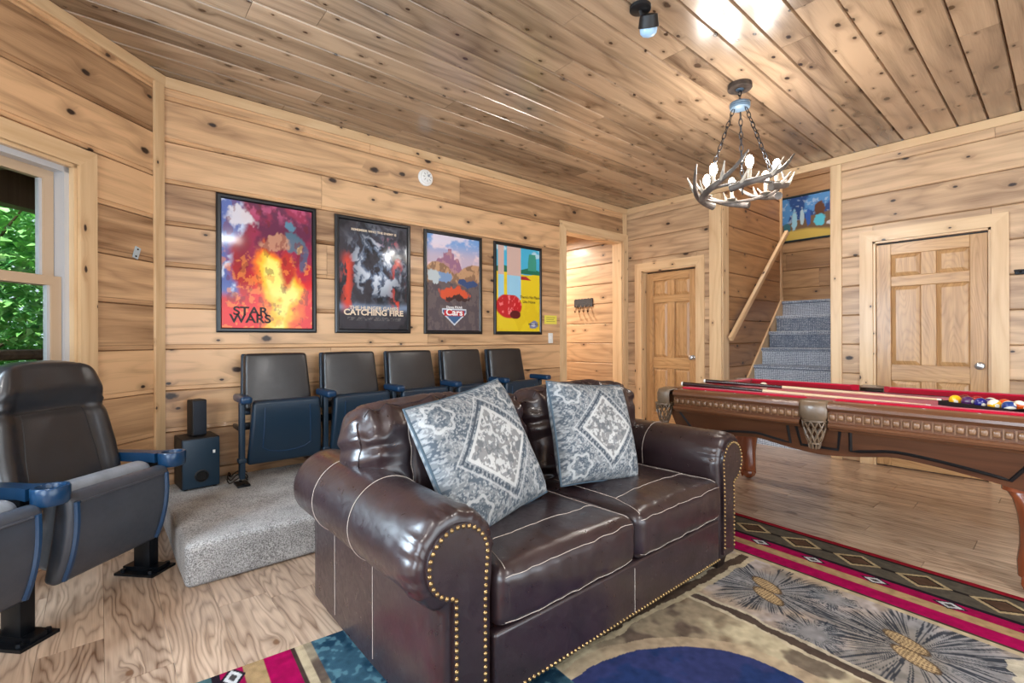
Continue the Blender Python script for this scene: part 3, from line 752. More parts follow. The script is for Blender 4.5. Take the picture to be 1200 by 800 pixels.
# back cushions
for s in (-1, 1):
    def bfn(q, s=s):
        hx, hy, hz = .43, .14, .26
        ux, uz = q.x/hx, q.z/hz
        puff = (1-min(1, abs(ux))**3)*(1-min(1, abs(uz))**3)
        x = q.x; y = q.y
        y += (-.05 if q.y < 0 else .02)*puff
        out = s*x            # >0 outer side
        if out > 0:
            k = max(0, min(1, (-.02-q.z)/.08)); x -= s*k*max(0, out-.25)*.95
        z = q.z-.035*abs(ux)**3*(1 if q.z > 0 else 0)
        wr = .010*mnoise.noise(Vector((q.x*7+s*9, q.y*7, q.z*15)))+.006*mnoise.noise(Vector((q.x*19, q.y*9+s, q.z*11)))
        edge = max(abs(ux), abs(uz))**2
        pl = .009*math.sin(q.x*62+3*math.sin(q.x*17)+2*math.sin(q.y*20))*min(1, max(0, (q.z-.10)/.08))
        sf = min(1, max(0, (abs(q.x)-.26)/.1)); y_f = .009*math.sin(q.z*52+2.2*math.sin(q.z*21+q.x*6))*sf; x += s*y_f*.6*(1 if out > 0 else -1); y -= y_f*.7
        y += .012*math.exp(-((out-.24)/.012)**2)*(1 if q.y < 0 else 0)
        return (x+wr*.5, y-wr*(.5+edge), z+wr*.8+pl)
    MC = T(s*.432, .17, .665) @ RX(R(-9))
    m = MB(); m.rbox(.86, .27, .50, .10, MC, n=8, m=(64, 8, 36), fn=bfn); c = m.build('back_cushion', M_leather, sofa, ang=80)
    def bs(pts, up=.002):
        out = []
        for q in pts:
            q = Vector(q); h_ = (.43, .135, .25); r = .10
            inn = Vector([max(-(h_[i]-r), min(h_[i]-r, q[i])) for i in range(3)]); d = q-inn
            out.append(MC @ Vector(bfn(inn+d.normalized()*(r+up))))
        return out
    lin = lambda a, b, n=30: [tuple(Vector(a).lerp(Vector(b), k/n)) for k in range(n+1)]
    m = MB(); m.tube(bs(lin((-.40, -.10, .25), (.40, -.10, .25))), .0028, 5); m.build('welt', M_leather, c)
    for xx in (-.2*s, .24*s): m = MB(); m.tube(bs(lin((xx, -.135, .22), (xx, -.135, -.2))), .0011, 4); m.build('stitching', M_stitch, c)
    m = MB(); m.tube(bs(lin((s*.43, -.1, .22), (s*.43, -.1, 0))), .0028, 5); m.build('welt', M_leather, c)

# throw pillows
M_pil = vcol('pillow_fabric', .9, bump=.25, bscale=500)
M_pilback = plain('pillow_piping', S(70,86,98), .9)
def pil_col(seed):
    def f(U, V):
        x = U*2-1; y = V*2-1
        n1 = fbm(U*34+seed, V*34, 3, 3); n2 = fbm(U*80, V*80+seed, 5, 2); n3 = fbm(U*5+seed, V*5, 8, 3)
        c = np.zeros(U.shape+(3,))+np.array(S(142,146,150)[:3])
        c = mixn(c, S(78,92,106), sstep(.46, .56, n1)*.8); c = mixn(c, S(200,202,202), sstep(.54, .6, n2)*.65)
        d = np.abs(x-.06)+np.abs(y-.02)*1.0
        c2 = mixn(np.zeros_like(c)+np.array(S(150,150,150)[:3]), S(212,212,210), sstep(.48, .54, n1)); c2 = mixn(c2, S(108,112,118), sstep(.56, .62, fbm(U*30, V*30, 21, 2))*.7)
        k = (d < .62)*1.0; c = c*(1-k[..., None])+c2*k[..., None]
        c = mixn(c, S(218,218,216), ((d > .6) & (d < .67))*.9)
        c = mixn(c, S(70,80,92), ((d > .71) & (d < .8) & (np.sin((x-y)*60) > 0))*.8+((d > .71) & (d < .8))*.1)
        c = mixn(c, S(205,206,206), ((d > .82) & (d < .86))*.7)
        for (cx, cy) in ((-.72, .72), (.75, .7), (-.7, -.7), (.75, -.72)):
            r = np.hypot(x-cx, y-cy); an = np.arctan2(y-cy, x-cx)
            c = mixn(c, S(206,208,208), (np.abs(r-.2-.03*np.cos(6*an)) < .025)*.8); c = mixn(c, S(92,104,116), (np.abs(r-.12) < .03)*.6)
        return c*(.5+.3*n3)[..., None]
    return f
def throw_pillow(size, Mx, lab, seed):
    root = empty('throw_pillow', (0, 0, 0), 0, lab, 'pillow'); root.matrix_basis = Mx
    def pos(sgn):
        def f(U, V):
            x = (U*2-1); y = (V*2-1)
            ex = 1-.045*(1-np.abs(y)**2)*1; ey = 1-.045*(1-np.abs(x)**2)
            t_ = .098*((1-x**4)*(1-y**4))**.5*(1+.15*(fbm(U*4+seed, V*4, 9, 2)-.5))
            X = x*size/2*ex; Z = y*size/2*ey
            return (X*(1 if sgn < 0 else 1), sgn*t_, Z)
        return f
    # front face looks along local -y
    o = grid_mesh('front_cover', 190, 190, pos(-1), pil_col(seed), M_pil, root)
    def posb(U, V): return pos(1)(1-U, V)
    o = grid_mesh('back_cover', 40, 40, posb, pil_col(seed+3), M_pil, root)
    m = MB(); pts = []
    for k in range(4):
        for t_ in np.linspace(-1, 1, 20)[:-1]:
            e = size/2*(1-.045*(1-t_*t_))
            pts.append({0: (t_*size/2, 0, -e), 1: (e, 0, t_*size/2), 2: (-t_*size/2, 0, e), 3: (-e, 0, -t_*size/2)}[k])
    m.tube(pts, .006, 6, True); m.build('piping', M_pilback, root)
    return root
throw_pillow(.52, T(1.13, 1.50, .712) @ RZ(R(7)) @ RX(R(-24)) @ RY(R(-9)), 'grey blue medallion pillow standing by the sofa arm nearest the window', 1.7)
throw_pillow(.475, T(1.80, 1.50, .715) @ RZ(R(-6)) @ RX(R(-20)) @ RY(R(6)), 'grey blue medallion pillow standing by the sofa arm nearest the pool table', 9.2)

# ------------------------------------------------------------------ theatre seats on the platform
PZ = .21
def slim_arm(root, x):
    a = MB()
    a.rbox(.062, .27, .05, .018, T(x, -.10, .565), n=3, fn=lambda q: (q.x*(1.12 if q.y < -.06 else .95), q.y, q.z)); arm_o = a.build('armrest', M_armpl, root, ang=50)
    m = MB(); m.rbox(.034, .05, .50, .008, T(x, -.09, .29), n=2); m.rbox(.05, .06, .03, .008, T(x, -.09, .16), n=2); m.build('post', M_plastic, root, ang=40)
    m = MB(); m.rbox(.075, .13, .014, .004, T(x, -.09, .007), n=1); m.lathe([(.009, 0), (.009, .008)], 8, T(x, -.135, .014)); m.lathe([(.009, 0), (.009, .008)], 8, T(x, -.045, .014)); m.build('base_plate', M_blackm, root, ang=30)
    m = MB(); m.rbox(.02, .2, .03, .005, T(x, .03, .36), n=1); m.build('side_bracket', M_blackm, root, ang=30)
def slim_seat(last=False):
    root = empty('theatre_seat')
    tb = T(0, .11, .655) @ RX(R(-11))
    tap = lambda q: (q.x*(1-.08*(q.z+.2)/.4), q.y-.012*(1-(q.x/.23)**2)*(1 if q.y < 0 else 0), q.z)
    m = MB(); m.rbox(.455, .055, .40, .026, tb, n=4, m=(8, 1, 6), fn=tap); m.build('back_pad', M_vinyl, root, ang=60)
    m = MB(); m.rbox(.475, .03, .43, .013, tb @ T(0, .042, -.008), n=2, m=(6, 1, 4), fn=lambda q: (q.x*(1-.08*(q.z+.2)/.4), q.y, q.z)); m.build('back_shell', M_plastic, root, ang=60)
    ts = T(0, -.10, .335) @ RX(R(7))
    wid = lambda q: (q.x*(1+.05*max(-1, min(1, -q.z/.2))), q.y-.02*(1-(q.z/.21)**2)*(1 if q.y < 0 else .3), q.z)
    m = MB(); m.rbox(.455, .05, .43, .022, ts, n=4, m=(8, 1, 10), fn=wid); sh = m.build('seat_shell', M_plastic, root, ang=60)
    m = MB(); pts = []
    for k in range(19):
        a = k/18; 
        if a < .35: q = (-.15, .17-.28*a/.35)
        elif a > .65: q = (.15, -.11+.28*(a-.65)/.35)
        else: t_ = (a-.35)/.3; q = (-.15+.3*t_, -.11-.03*math.sin(PI*t_))
        yv = -.025-.02*(1-(q[1]/.21)**2); pts.append(ts @ Vector((q[0]*(1+.05*-q[1]/.2), yv, q[1])))
    m.tube(pts, .004, 5); m.build('moulded_rib', M_armpl, sh)
    m = MB(); m.rbox(.42, .07, .38, .03, ts @ T(0, .055, -.0), n=3); m.build('seat_pad', M_vinyl, root, ang=60)
    m = MB(); m.rbox(.50, .025, .05, .005, T(0, .05, .36), n=1); m.build('hinge_bar', M_blackm, root)
    slim_arm(root, -.27)
    if last: slim_arm(root, .27)
    return root
seat0 = slim_seat(); seat5 = slim_seat(True)
labs = ['slim black theatre seat next to the subwoofer, first of the platform row', 'slim black theatre seat second along the platform from the subwoofer',
        'slim black theatre seat in the middle of the platform row', 'slim black theatre seat fourth along the platform from the subwoofer', 'slim black theatre seat nearest the hall doorway, last of the platform row']
for k in range(5):
    o = seat0 if k == 0 else (seat5 if k == 4 else copy_tree(seat0))
    o.location = (.71+.27+.54*k, 3.63, PZ+.0015); tag(o, labs[k], 'theatre seat', 'theatre seats on the platform')

# ------------------------------------------------------------------ high back theatre seats by the window
def cup_arm(root, x):
    m = MB(); n = 14
    prof = [(-.026, .17), (-.034, .05), (-.03, -.06), (-.045, -.12)]
    poly = prof+[(-x_, y_) for x_, y_ in reversed(prof)]
    m.prism([(x+a, b) for a, b in poly], .555, .60, lambda a, b, d: (a, b, d))
    cx, cy = x, -.175
    m.lathe([(.050, .535), (.058, .545), (.06, .598), (.056, .604), (.046, .604), (.044, .60), (.042, .552), (.0005, .552)], 24, T(cx, cy, 0))
    m.build('cupholder_arm', M_armpl, root, ang=40)
    m = MB(); m.rbox(.055, .09, .54, .006, T(x, -.03, .29), n=1); m.build('post', M_blackm, root, ang=30)
    m = MB(); m.prism([(x-.07, -.13), (x+.07, -.13), (x+.07, .08), (x-.07, .08)], 0, .012, lambda a, b, d: (a, b, d))
    m.prism([(x-.03, -.12), (x+.03, -.12), (x+.03, .07), (x-.03, .07)], .012, .03, lambda a, b, d: (a, b, d))
    for yb in (-.1, .05): m.lathe([(.012, .012), (.012, .026)], 6, T(x+.05, yb, 0)); m.lathe([(.012, .012), (.012, .026)], 6, T(x-.05, yb, 0))
    m.build('base_plate', M_blackm, root, ang=30)
def high_seat(arms):
    root = empty('theatre_seat')
    tb = T(0, .19, .745) @ RX(R(-13))
    def bk(q):
        hz = .33; uz = q.z/hz; sc = 1.02-.13*max(0, uz+.3)-.13*max(0, uz)**4; x = q.x*sc; ax = abs(q.x)
        y = q.y
        if q.y < 0:
            head = sstep(.10, .20, np.array(q.z))*(1-sstep(.30, .34, np.array(q.z)))
            bol = sstep(.15, .21, np.array(ax))*(1-sstep(.245, .27, np.array(ax)))
            y -= .035*float(head)+.022*float(bol)*(1 if q.z < .14 else .4)
            y += .012*math.exp(-((q.z-.10)/.02)**2)
            y += .004*mnoise.noise(q*9)
        return (x, y, q.z-.04*max(0, uz)*(ax/.265)**3)
    m = MB(); m.rbox(.53, .12, .66, .055, tb, n=6, m=(26, 1, 34), fn=bk); bp_ = m.build('back_pad', M_vinyl, root, ang=75)
    def bsf(x, z): return tb @ (Vector(bk(Vector((x, -.0605, z)))))
    for sg in (-1, 1): m = MB(); m.tube([bsf(sg*(.135+.02*k/12), .09-.38*k/12) for k in range(13)], .0022, 5); m.build('seam', M_black, bp_)
    m = MB(); m.tube([bsf(-.16+.32*k/12, .095) for k in range(13)], .0022, 5); m.build('seam', M_black, bp_)
    m = MB(); m.rbox(.52, .03, .62, .014, tb @ T(0, .065, -.01), n=2, m=(6, 1, 8), fn=lambda q: (q.x*(1.0-.13*max(0, q.z/.33+.3)-.13*max(0, q.z/.33)**4), q.y, q.z-.02*max(0, q.z/.33)*abs(q.x/.26)**3)); m.build('back_shell', M_plastic, root, ang=60)
    ts = T(0, -.135, .37) @ RX(R(10))
    sw = lambda q: (q.x, q.y-.035*(1-(q.z/.2)**2)*(1 if q.y < 0 else .2), q.z)
    m = MB(); m.rbox(.49, .06, .37, .028, ts, n=5, m=(8, 1, 12), fn=sw); sh = m.build('seat_shell', M_vinylg, root, ang=60)
    # raised edge moulding of the shell
    def frm(x, z): return ts @ Vector(sw(Vector((x, -.031, z))))
    m = MB(); pts = [frm(.215, .16-.32*k/12) for k in range(13)]; m.tube(pts, .011, 6); m.build('edge_moulding', M_armpl, sh)
    m = MB(); pts = [frm(-.215, .16-.32*k/12) for k in range(13)]; m.tube(pts, .011, 6); m.build('edge_moulding', M_armpl, sh)
    m = MB(); m.tube([frm(-.2+.4*k/10, .155) for k in range(11)], .006, 6); m.build('edge_moulding', M_vinylg, sh)
    m = MB(); m.rbox(.44, .10, .36, .045, ts @ T(0, .07, .02), n=4, m=(8, 1, 6)); m.build('seat_pad', M_padg, root, ang=60)
    m = MB(); m.tube([(-.275, -.02, .26), (.275, -.02, .26)], .014, 8); m.build('hinge_bar', M_steel, root)
    for a in arms: cup_arm(root, a)
    return root
M_padg = leather('grey_seat_vinyl', S(120,126,134), .45, .3, .25)
fx = math.atan2(.678, .735)
P0 = Vector((.162, 3.065)); P1 = Vector((-.22, 2.644)); mid = (P0+P1)/2; ax2 = Vector((math.cos(fx), math.sin(fx)))
nn2 = Vector((math.sin(fx), -math.cos(fx)))
a0 = high_seat((.285, -.285)); c0 = mid+nn2*-.03
a0.location = (c0.x, c0.y, 0); a0.rotation_euler = (0, 0, fx)
tag(a0, 'high back black theatre seat with cupholder arms beside the carpeted platform', 'theatre seat', 'high back seats by the window')
a1 = high_seat((-.285,)); c1 = c0-ax2*.57; a1.location = (c1.x, c1.y, 0); a1.rotation_euler = (0, 0, fx)
tag(a1, 'high back black theatre seat sharing the other cupholder arm, away from the platform', 'theatre seat', 'high back seats by the window')

# ------------------------------------------------------------------ subwoofer, satellite speaker, cables
sw_ = empty('subwoofer', (.49, 3.735, PZ), R(4), 'black box subwoofer with round port on the carpeted platform', 'speaker')
m = MB(); m.rbox(.21, .23, .32, .008, T(0, .015, .166), n=2); m.build('cabinet', M_black, sw_, ang=30)
m = MB(); m.rbox(.205, .014, .31, .006, T(0, -.105, .166), n=2); m.build('front_baffle', plain('dark_blue_baffle', S(24,48,66), .35), sw_, ang=30)
m = MB(); m.lathe([(.040, 0), (.040, .006), (.033, .008), (.029, -.0), (.029, .0)], 20, T(0, -.111, .085) @ RX(PI/2)); m.build('bass_port', M_black, sw_)
m = MB(); m.lathe([(.0288, 0), (.0005, .0005)], 20, T(0, -.1165, .085) @ RX(PI/2)); m.build('port_hole', plain('port_dark', S(4,4,5), .9), sw_)
m = MB(); m.rbox(.014, .003, .02, .001, T(.07, -.113, .23), n=1); m.build('badge', M_white, sw_)
for i in (-1, 1):
    for j in (-1, 1): m = MB(); m.lathe([(.012, 0), (.012, .006)], 8, T(i*.08, .02+j*.1, 0)); m.build('foot', M_black, sw_)
sp = empty('satellite_speaker', (.49, 3.75, PZ+.327), R(14), 'slim black satellite speaker standing on the subwoofer', 'speaker')
m = MB(); m.rbox(.085, .095, .235, .01, T(0, 0, .1175), n=2); m.build('cabinet', M_black, sp, ang=30)
m = MB(); m.rbox(.074, .006, .215, .002, T(0, -.049, .1175), n=1); m.build('grille', plain('speaker_grille', S(26,34,46), .6, bump=.4, bscale=900), sp, ang=30)
for k in range(3):
    rn = random.Random(k); pts = [Vector((.66+.03*math.cos(t_*1.3+k)+.02*t_, 3.80-.085*k+.036*math.sin(t_*2+k), PZ+.008+.02*abs(math.sin(t_*1.1+k)))) for t_ in np.linspace(0, 5, 26)]
    m = MB(); m.tube(pts, .004, 6); tag(m.build('speaker_cable', M_black), 'thin black cable curled on the carpet behind the subwoofer', 'cable', 'loose speaker cables')

# ------------------------------------------------------------------ pool table
PT = (3.65, .93)
pt = empty('pool_table', (*PT, 0), 0, 'carved walnut pool table with red felt and leather pockets', 'pool table')
HX, HL, ZT = .67, 1.0, .81
RP = [(0, .775), (0, ZT), (.085, ZT+.002), (.12, ZT-.003), (.136, ZT-.016), (.137, ZT-.03), (.128, ZT-.042), (.114, ZT-.048), (.112, ZT-.108), (.126, ZT-.112), (.132, ZT-.122), (.128, ZT-.134), (.108, ZT-.142), (.10, ZT-.152), (.0, ZT-.152)]
CP = [(0.004, ZT+.001), (-.004, ZT+.010), (-.03, ZT+.013), (-.052, ZT+.009), (-.056, ZT+.001), (-.03, ZT-.03), (0.004, ZT-.03)]
def rail(side, s0, s1):
    """side: ('x',sgn) long rails at x=sgn*HX ; ('y',sgn) end rails"""
    ax, sg = side; L = s1-s0; inner = (HX if ax == 'x' else HL)-.137
    if ax == 'x': Mx = Matrix(((0, sg, 0, sg*inner), (1, 0, 0, s0), (0, 0, 1, 0), (0, 0, 0, 1)))
    else: Mx = Matrix(((1, 0, 0, s0), (0, sg, 0, sg*inner), (0, 0, 1, 0), (0, 0, 0, 1)))
    m = MB(); m.prism(RP, 0, L, lambda a, b, d: (d, a, b)); o = m.build('rail', M_cherry, pt, M=Mx, ang=35)
    m = MB(); c = .05
    m.loft([[(0-.0 if a >= 0 else -a*.9, a, b) for a, b in CP], [(L if a >= 0 else L+a*.9, a, b) for a, b in CP]])
    m.build('cushion', M_cloth, o, ang=30)
    m = MB(); n = int(L/.038)
    for k in range(n):
        x_ = .018+k*(L-.036)/max(1, n-1)
        m.rbox(.030, .022, .034, .0105, T(x_, .114, ZT-.077), n=2)
        m.box(x_+.014, .108, ZT-.1, x_+.020, .118, ZT-.055)
    b = m.build('carved_beading', M_cherryd, o, ang=50); b['kind'] = 'stuff'
    m = MB()
    for k in range(3):
        x_ = L*(k+1)/4; m.prism([(x_-.006, .06), (x_, .056), (x_+.006, .06), (x_, .064)], ZT+.0022, ZT+.0032, lambda a, b, d: (a, b, d))
    m.build('sight_inlay', M_white, o, smooth=False)
for sg in (-1, 1):
    rail(('x', sg), .07, HL-.15); rail(('x', sg), -HL+.15, -.07); rail(('y', sg), -HX+.15, HX-.15)
m = MB(); m.box(-HX+.12, -HL+.12, .75, HX-.12, HL-.12, ZT-.036); m.build('playing_surface', M_cloth, pt, smooth=False)
m = MB(); m.box(-HX+.12, -HL+.12, .64, HX-.12, HL-.12, .749); m.build('slate_bed', M_black, pt, smooth=False)
def bot(s, half, arch):
    """lower edge of an apron panel at s in -1..1"""
    a = abs(s)
    return (.50+.045*min(1, a/.36)**1.5 if a < .4 else .545-.065*max(0, (a-.4)/.5)**1.4)
def apron(ax, sg):
    half = HL-.085 if ax == 'x' else HX-.085; off = (HX if ax == 'x' else HL)-.075
    N = 40; top = [(half*(-1+2*k/N), .665) for k in range(N+1)]
    def fm(s, z, d):
        ins = (.665-z)*.28; o_ = off-ins-d; s2 = s*(1-ins/half)
        return (sg*o_, s2, z) if ax == 'x' else (s2, sg*o_, z)
    low = [(half*(1-2*k/N), bot(1-2*k/N, half, 0)) for k in range(N+1)]
    m = MB(); ss = [half*(-1+2*k/N) for k in range(N+1)]
    vs = []; fs = []
    for d in (0, .03):
        for s in ss: vs.append(fm(s, .665, d)); vs.append(fm(s, bot(s/half, half, 0), d))
    n2 = 2*(N+1)
    for k in range(N):
        a = 2*k; fs += [(a, a+2, a+3, a+1), (n2+a, n2+a+1, n2+a+3, n2+a+2), (a+1, a+3, n2+a+3, n2+a+1), (a, n2+a, n2+a+2, a+2)]
    fs += [(0, 1, n2+1, n2), (2*N, n2+2*N, n2+2*N+1, 2*N+1)]
    m.add(vs, fs)
    Mx = I4
    o = m.build('apron', M_cherryy, pt, ang=30)
    if ax == 'x': rngs = [(.17, .86), (-.86, -.17), (-.12, .12)]
    else: rngs = [(-.8, .8)]
    for (a, b) in rngs:
        s0, s1 = a*half, b*half
        if abs(a+b) < .01 and ax == 'x': pth = [(s0, .66), (s0+.015, bot(0, 1, 0)+.045), (s1-.015, bot(0, 1, 0)+.045), (s1, .66)]
        else:
            sl = .03
            pth = [(s0-(0 if a > 0 else sl*2), .66)]+[(s0+(s1-s0)*k/16, bot((s0+(s1-s0)*k/16)/half, half, 0)+.032) for k in range(17)]+[(s1+(sl*2 if a > 0 else 0), .66)]
        m = MB(); m.tube([fm(s, z, -.0005) for s, z in pth], .009, 4); m.build('black_inlay', M_black, o, smooth=False)
M_cherryy = wood('walnut_apron', S(104,66,44), S(50,29,20), knot=0, var=.04, rough=.3, coat=.35, horiz=True)
for sg in (-1, 1): apron('x', sg); apron('y', sg)
# legs with ball and claw feet
def leg(sx_, sy_):
    cx, cy = sx_*.44, sy_*.815; d = Vector((sx_, sy_, 0)).normalized()
    prof = [(.64, .085, 0, 4), (.49, .085, 0, 4), (.485, .1, 0, 4), (.465, .1, 0, 4), (.46, .085, .0, 4), (.43, .07, .02, 3), (.37, .076, .045, 2.4), (.30, .066, .04, 2.2), (.22, .05, .018, 2), (.14, .042, -.002, 2), (.10, .045, .004, 2), (.075, .05, .012, 2)]
    secs = []
    for z, r, o, pw in prof:
        r *= 1.0 if z > .44 else 1.2; o *= 1.3
        sec = []
        for k in range(20):
            a = 2*PI*k/20; c, s = math.cos(a), math.sin(a); e = 2/pw
            sec.append((cx+d.x*o+r*math.copysign(abs(c)**e, c), cy+d.y*o+r*math.copysign(abs(s)**e, s), z))
        secs.append(sec)
    m = MB(); m.loft(secs); l = m.build('leg', M_cherryleg, pt, ang=45)
    b = Vector((cx, cy, 0))+d*.014
    m = MB(); m.sphere((b.x, b.y, .047), .047, 14, 10); m.build('ball_foot', M_cherryleg, l)
    for k in range(4):
        a = math.atan2(d.y, d.x)+(k-1.5)*1.0; dd = Vector((math.cos(a), math.sin(a), 0))
        m = MB(); m.tube([b+dd*.03+Vector((0, 0, .10)), b+dd*.05+Vector((0, 0, .075)), b+dd*.054+Vector((0, 0, .045)), b+dd*.044+Vector((0, 0, .014))], [.014, .013, .011, .006], 7); m.build('claw', M_cherryleg, l)
for sx_ in (-1, 1):
    for sy_ in (-1, 1): leg(sx_, sy_)
# pockets
def pocket(px, py, d):
    """centre of the pocket opening and its outward 2D direction"""
    d = Vector((d[0], d[1], 0)).normalized(); sd = Vector((-d.y, d.x, 0)); c = Vector((px, py, 0))
    corner = abs(d.x*d.y) > .1
    m = MB(); N = 9; w_ = .082 if corner else .07
    rows_ = [(-.035, ZT-.004), (.0, ZT+.006), (.055, ZT+.006), (.085, ZT-.004), (.094, ZT-.03), (.094, ZT-.075), (.088, ZT-.105), (.078, ZT-.128)]
    if not corner: rows_ = [(o-.012, z) for o, z in rows_]
    secs = []
    for side_ in (0, .008):
        pass
    vs = []; fs = []
    for i, (o, z) in enumerate(rows_):
        for k in range(N+1):
            t_ = -1+2*k/N; ww = w_*(1 if z > ZT-.1 else (.85 if z > ZT-.12 else .55))
            back = (.06 if corner else .012)*t_*t_*(1 if i > 1 else .3)
            zz = z-(.012 if i == len(rows_)-1 else 0)*(1-t_*t_)
            q = c+d*(o-back)+sd*(ww*t_); vs.append((q.x, q.y, zz))
    for i in range(len(rows_)-1):
        for k in range(N): a = i*(N+1)+k; fs.append((a, a+1, a+N+2, a+N+1))
    m.add(vs, fs); pk = m.build('pocket', M_pocket, pt, ang=60)
    md = pk.modifiers.new('thickness', 'SOLIDIFY'); md.thickness = .007; md.offset = -1
    pk['label'] = 'bronze leather pocket cap'
    hb = c+d*.012
    m = MB(); m.lathe([(.055, 0), (.0005, .0004)], 20, T(hb.x-d.x*.03, hb.y-d.y*.03, ZT-.034)); m.build('pocket_hole', plain_dark, pk)
    # woven net basket hanging beneath the cap
    m = MB(); nb = 10; c2 = c+d*.045; tw = PI*2/nb
    def bp(a, t_):
        r = .058*(1-.5*t_**1.6); return (c2.x+r*math.cos(a), c2.y+r*math.sin(a), .705-.125*t_)
    for k in range(nb):
        for sg in (-1, 1): m.tube([bp(k*tw+sg*tw*1.6*t_, t_) for t_ in np.linspace(0, 1, 7)], .0042, 5)
    m.tube([bp(2*PI*k/16, 0) for k in range(16)], .006, 5, True); m.tube([bp(2*PI*k/16, 1) for k in range(16)], .006, 5, True)
    for k in range(10): a = 2*PI*k/10; m.tube([bp(a, 1), (c2.x+.022*math.cos(a), c2.y+.022*math.sin(a), .55)], .005, 5)
    o = m.build('net_basket', M_pocket, pk); o['label'] = 'open woven leather net'
plain_dark = plain('pocket_dark', S(6,5,5), .9)
for sx_ in (-1, 1):
    pocket(sx_*(HX-.075), 0, (sx_, 0))
    for sy_ in (-1, 1): pocket(sx_*(HX-.085), sy_*(HL-.085), (sx_, sy_))

# balls, tray, cues
ZF = ZT-.036; BR = .0285
def ball_mat(nm, col, stripe):
    m, nt, p = new_mat(nm); tc = nt.nodes.new('ShaderNodeTexCoord'); sx = nd(nt, 'ShaderNodeSeparateXYZ', Vector=tc.outputs['Object'])
    W = S(238,232,214)
    r2 = mth(nt, 'SQRT', mth(nt, 'ADD', mth(nt, 'POWER', sx.outputs[1], 2.0), mth(nt, 'POWER', sx.outputs[2], 2.0)))
    spot = mth(nt, 'LESS_THAN', r2, .0095)
    k = mth(nt, 'LESS_THAN', mth(nt, 'ABSOLUTE', sx.outputs[2]), .0145 if stripe else 1.0)
    c = mixc(nt, k, W, col); c = mixc(nt, spot, c, W)
    nt.links.new(c, p.inputs['Base Color']); p.inputs['Roughness'].default_value = .08; p.inputs['Coat Weight'].default_value = .5
    return m
def ball(name, loc, mat, rot, lab, num=None, numcol=None):
    m = MB(); m.sphere((0, 0, 0), BR, 24, 16)
    o = m.build(name, mat, M=T(*loc) @ rot); tag(o, lab, 'pool ball', 'pool balls in the tray' if num else None)
    if num:
        for s_ in (1, -1):
            text_mesh('number', num, .012, M_black, o, (RZ(0) if s_ > 0 else RZ(PI)) @ T(BR-.0012, 0, -.004) @ RZ(PI/2) @ RX(PI/2), .0004)
    return o
CREAM = plain('cue_ball_cream', S(238,230,205), .08, coat=.5)
ball('cue_ball', (3.77, 1.50, ZF+BR+.0004), CREAM, I4, 'plain cream cue ball beside the cues on red felt')
tr_a = math.atan2(.49-.196, 3.65-3.47)      # tray front direction
tc0 = Vector((3.47, .196, 0)); tdx = Vector((math.cos(tr_a), math.sin(tr_a), 0)); tdy = Vector((math.sin(tr_a), -math.cos(tr_a), 0))
TL, TD = .345, .135
MTR = Matrix(((tdx.x, tdy.x, 0, tc0.x), (tdx.y, tdy.y, 0, tc0.y), (0, 0, 1, ZF), (0, 0, 0, 1)))
tray = empty('ball_tray', (0, 0, 0), 0, 'shallow black tray holding pool balls on the table', 'tray'); tray.matrix_basis = MTR
m = MB(); m.box(0, 0, .0005, TL, TD, .006); m.build('bottom', M_black, tray, smooth=False)
for (a, b, c, d_) in ((0, -.006, TL, 0), (0, TD, TL, TD+.006), (-.006, -.006, 0, TD+.006), (TL, -.006, TL+.006, TD+.006)):
    m = MB(); m.box(a, b, .0005, c, d_, .026); m.build('side', M_black, tray, smooth=False)
balls = [('9', S(240,180,30), 1, 'yellow striped pool ball in the tray', 'y'), ('10', S(20,60,130), 1, 'blue striped pool ball in the tray', 'b'), ('2', S(26,30,120), 0, 'solid deep blue pool ball in the tray', 'b2'), ('4', S(80,40,90), 0, 'solid purple pool ball in the tray', 'p'), ('1', S(245,185,20), 0, 'solid yellow pool ball in the tray', 'y1')]
balls2 = [('13', S(232,96,30), 1, 'orange striped pool ball in the tray', 'o'), ('5', S(226,80,30), 0, 'solid orange pool ball in the tray', 'o2'), ('12', S(70,40,110), 1, 'purple striped pool ball in the tray', 'p2'), ('3', S(170,20,30), 0, 'solid red pool ball in the tray', 'r'), ('7', S(110,26,34), 0, 'solid maroon pool ball in the tray', 'm')]
fr_y = [balls[1], balls[0], balls[2], balls[3], balls[4]]
for row_, lst in ((0, fr_y), (1, balls2)):
    for k, (num, colr, stp, lab, nm) in enumerate(lst):
        q = MTR @ Vector((.034+k*.064, .034+row_*.064, .006+BR))
        rot = RZ(random.uniform(3.4, 4.4)) @ RX(random.uniform(-.6, .6)) @ RY(random.uniform(-.6, .3))
        ball('pool_ball', q, ball_mat('pool_ball_'+nm, colr, stp), rot, lab, num)
M_cueb = plain('cue_butt_dark', S(40,22,22), .2, coat=.5); M_cues = plain('cue_shaft_maple', S(222,196,158), .3, coat=.3); M_ferr = plain('cue_ferrule', S(240,238,230), .3)
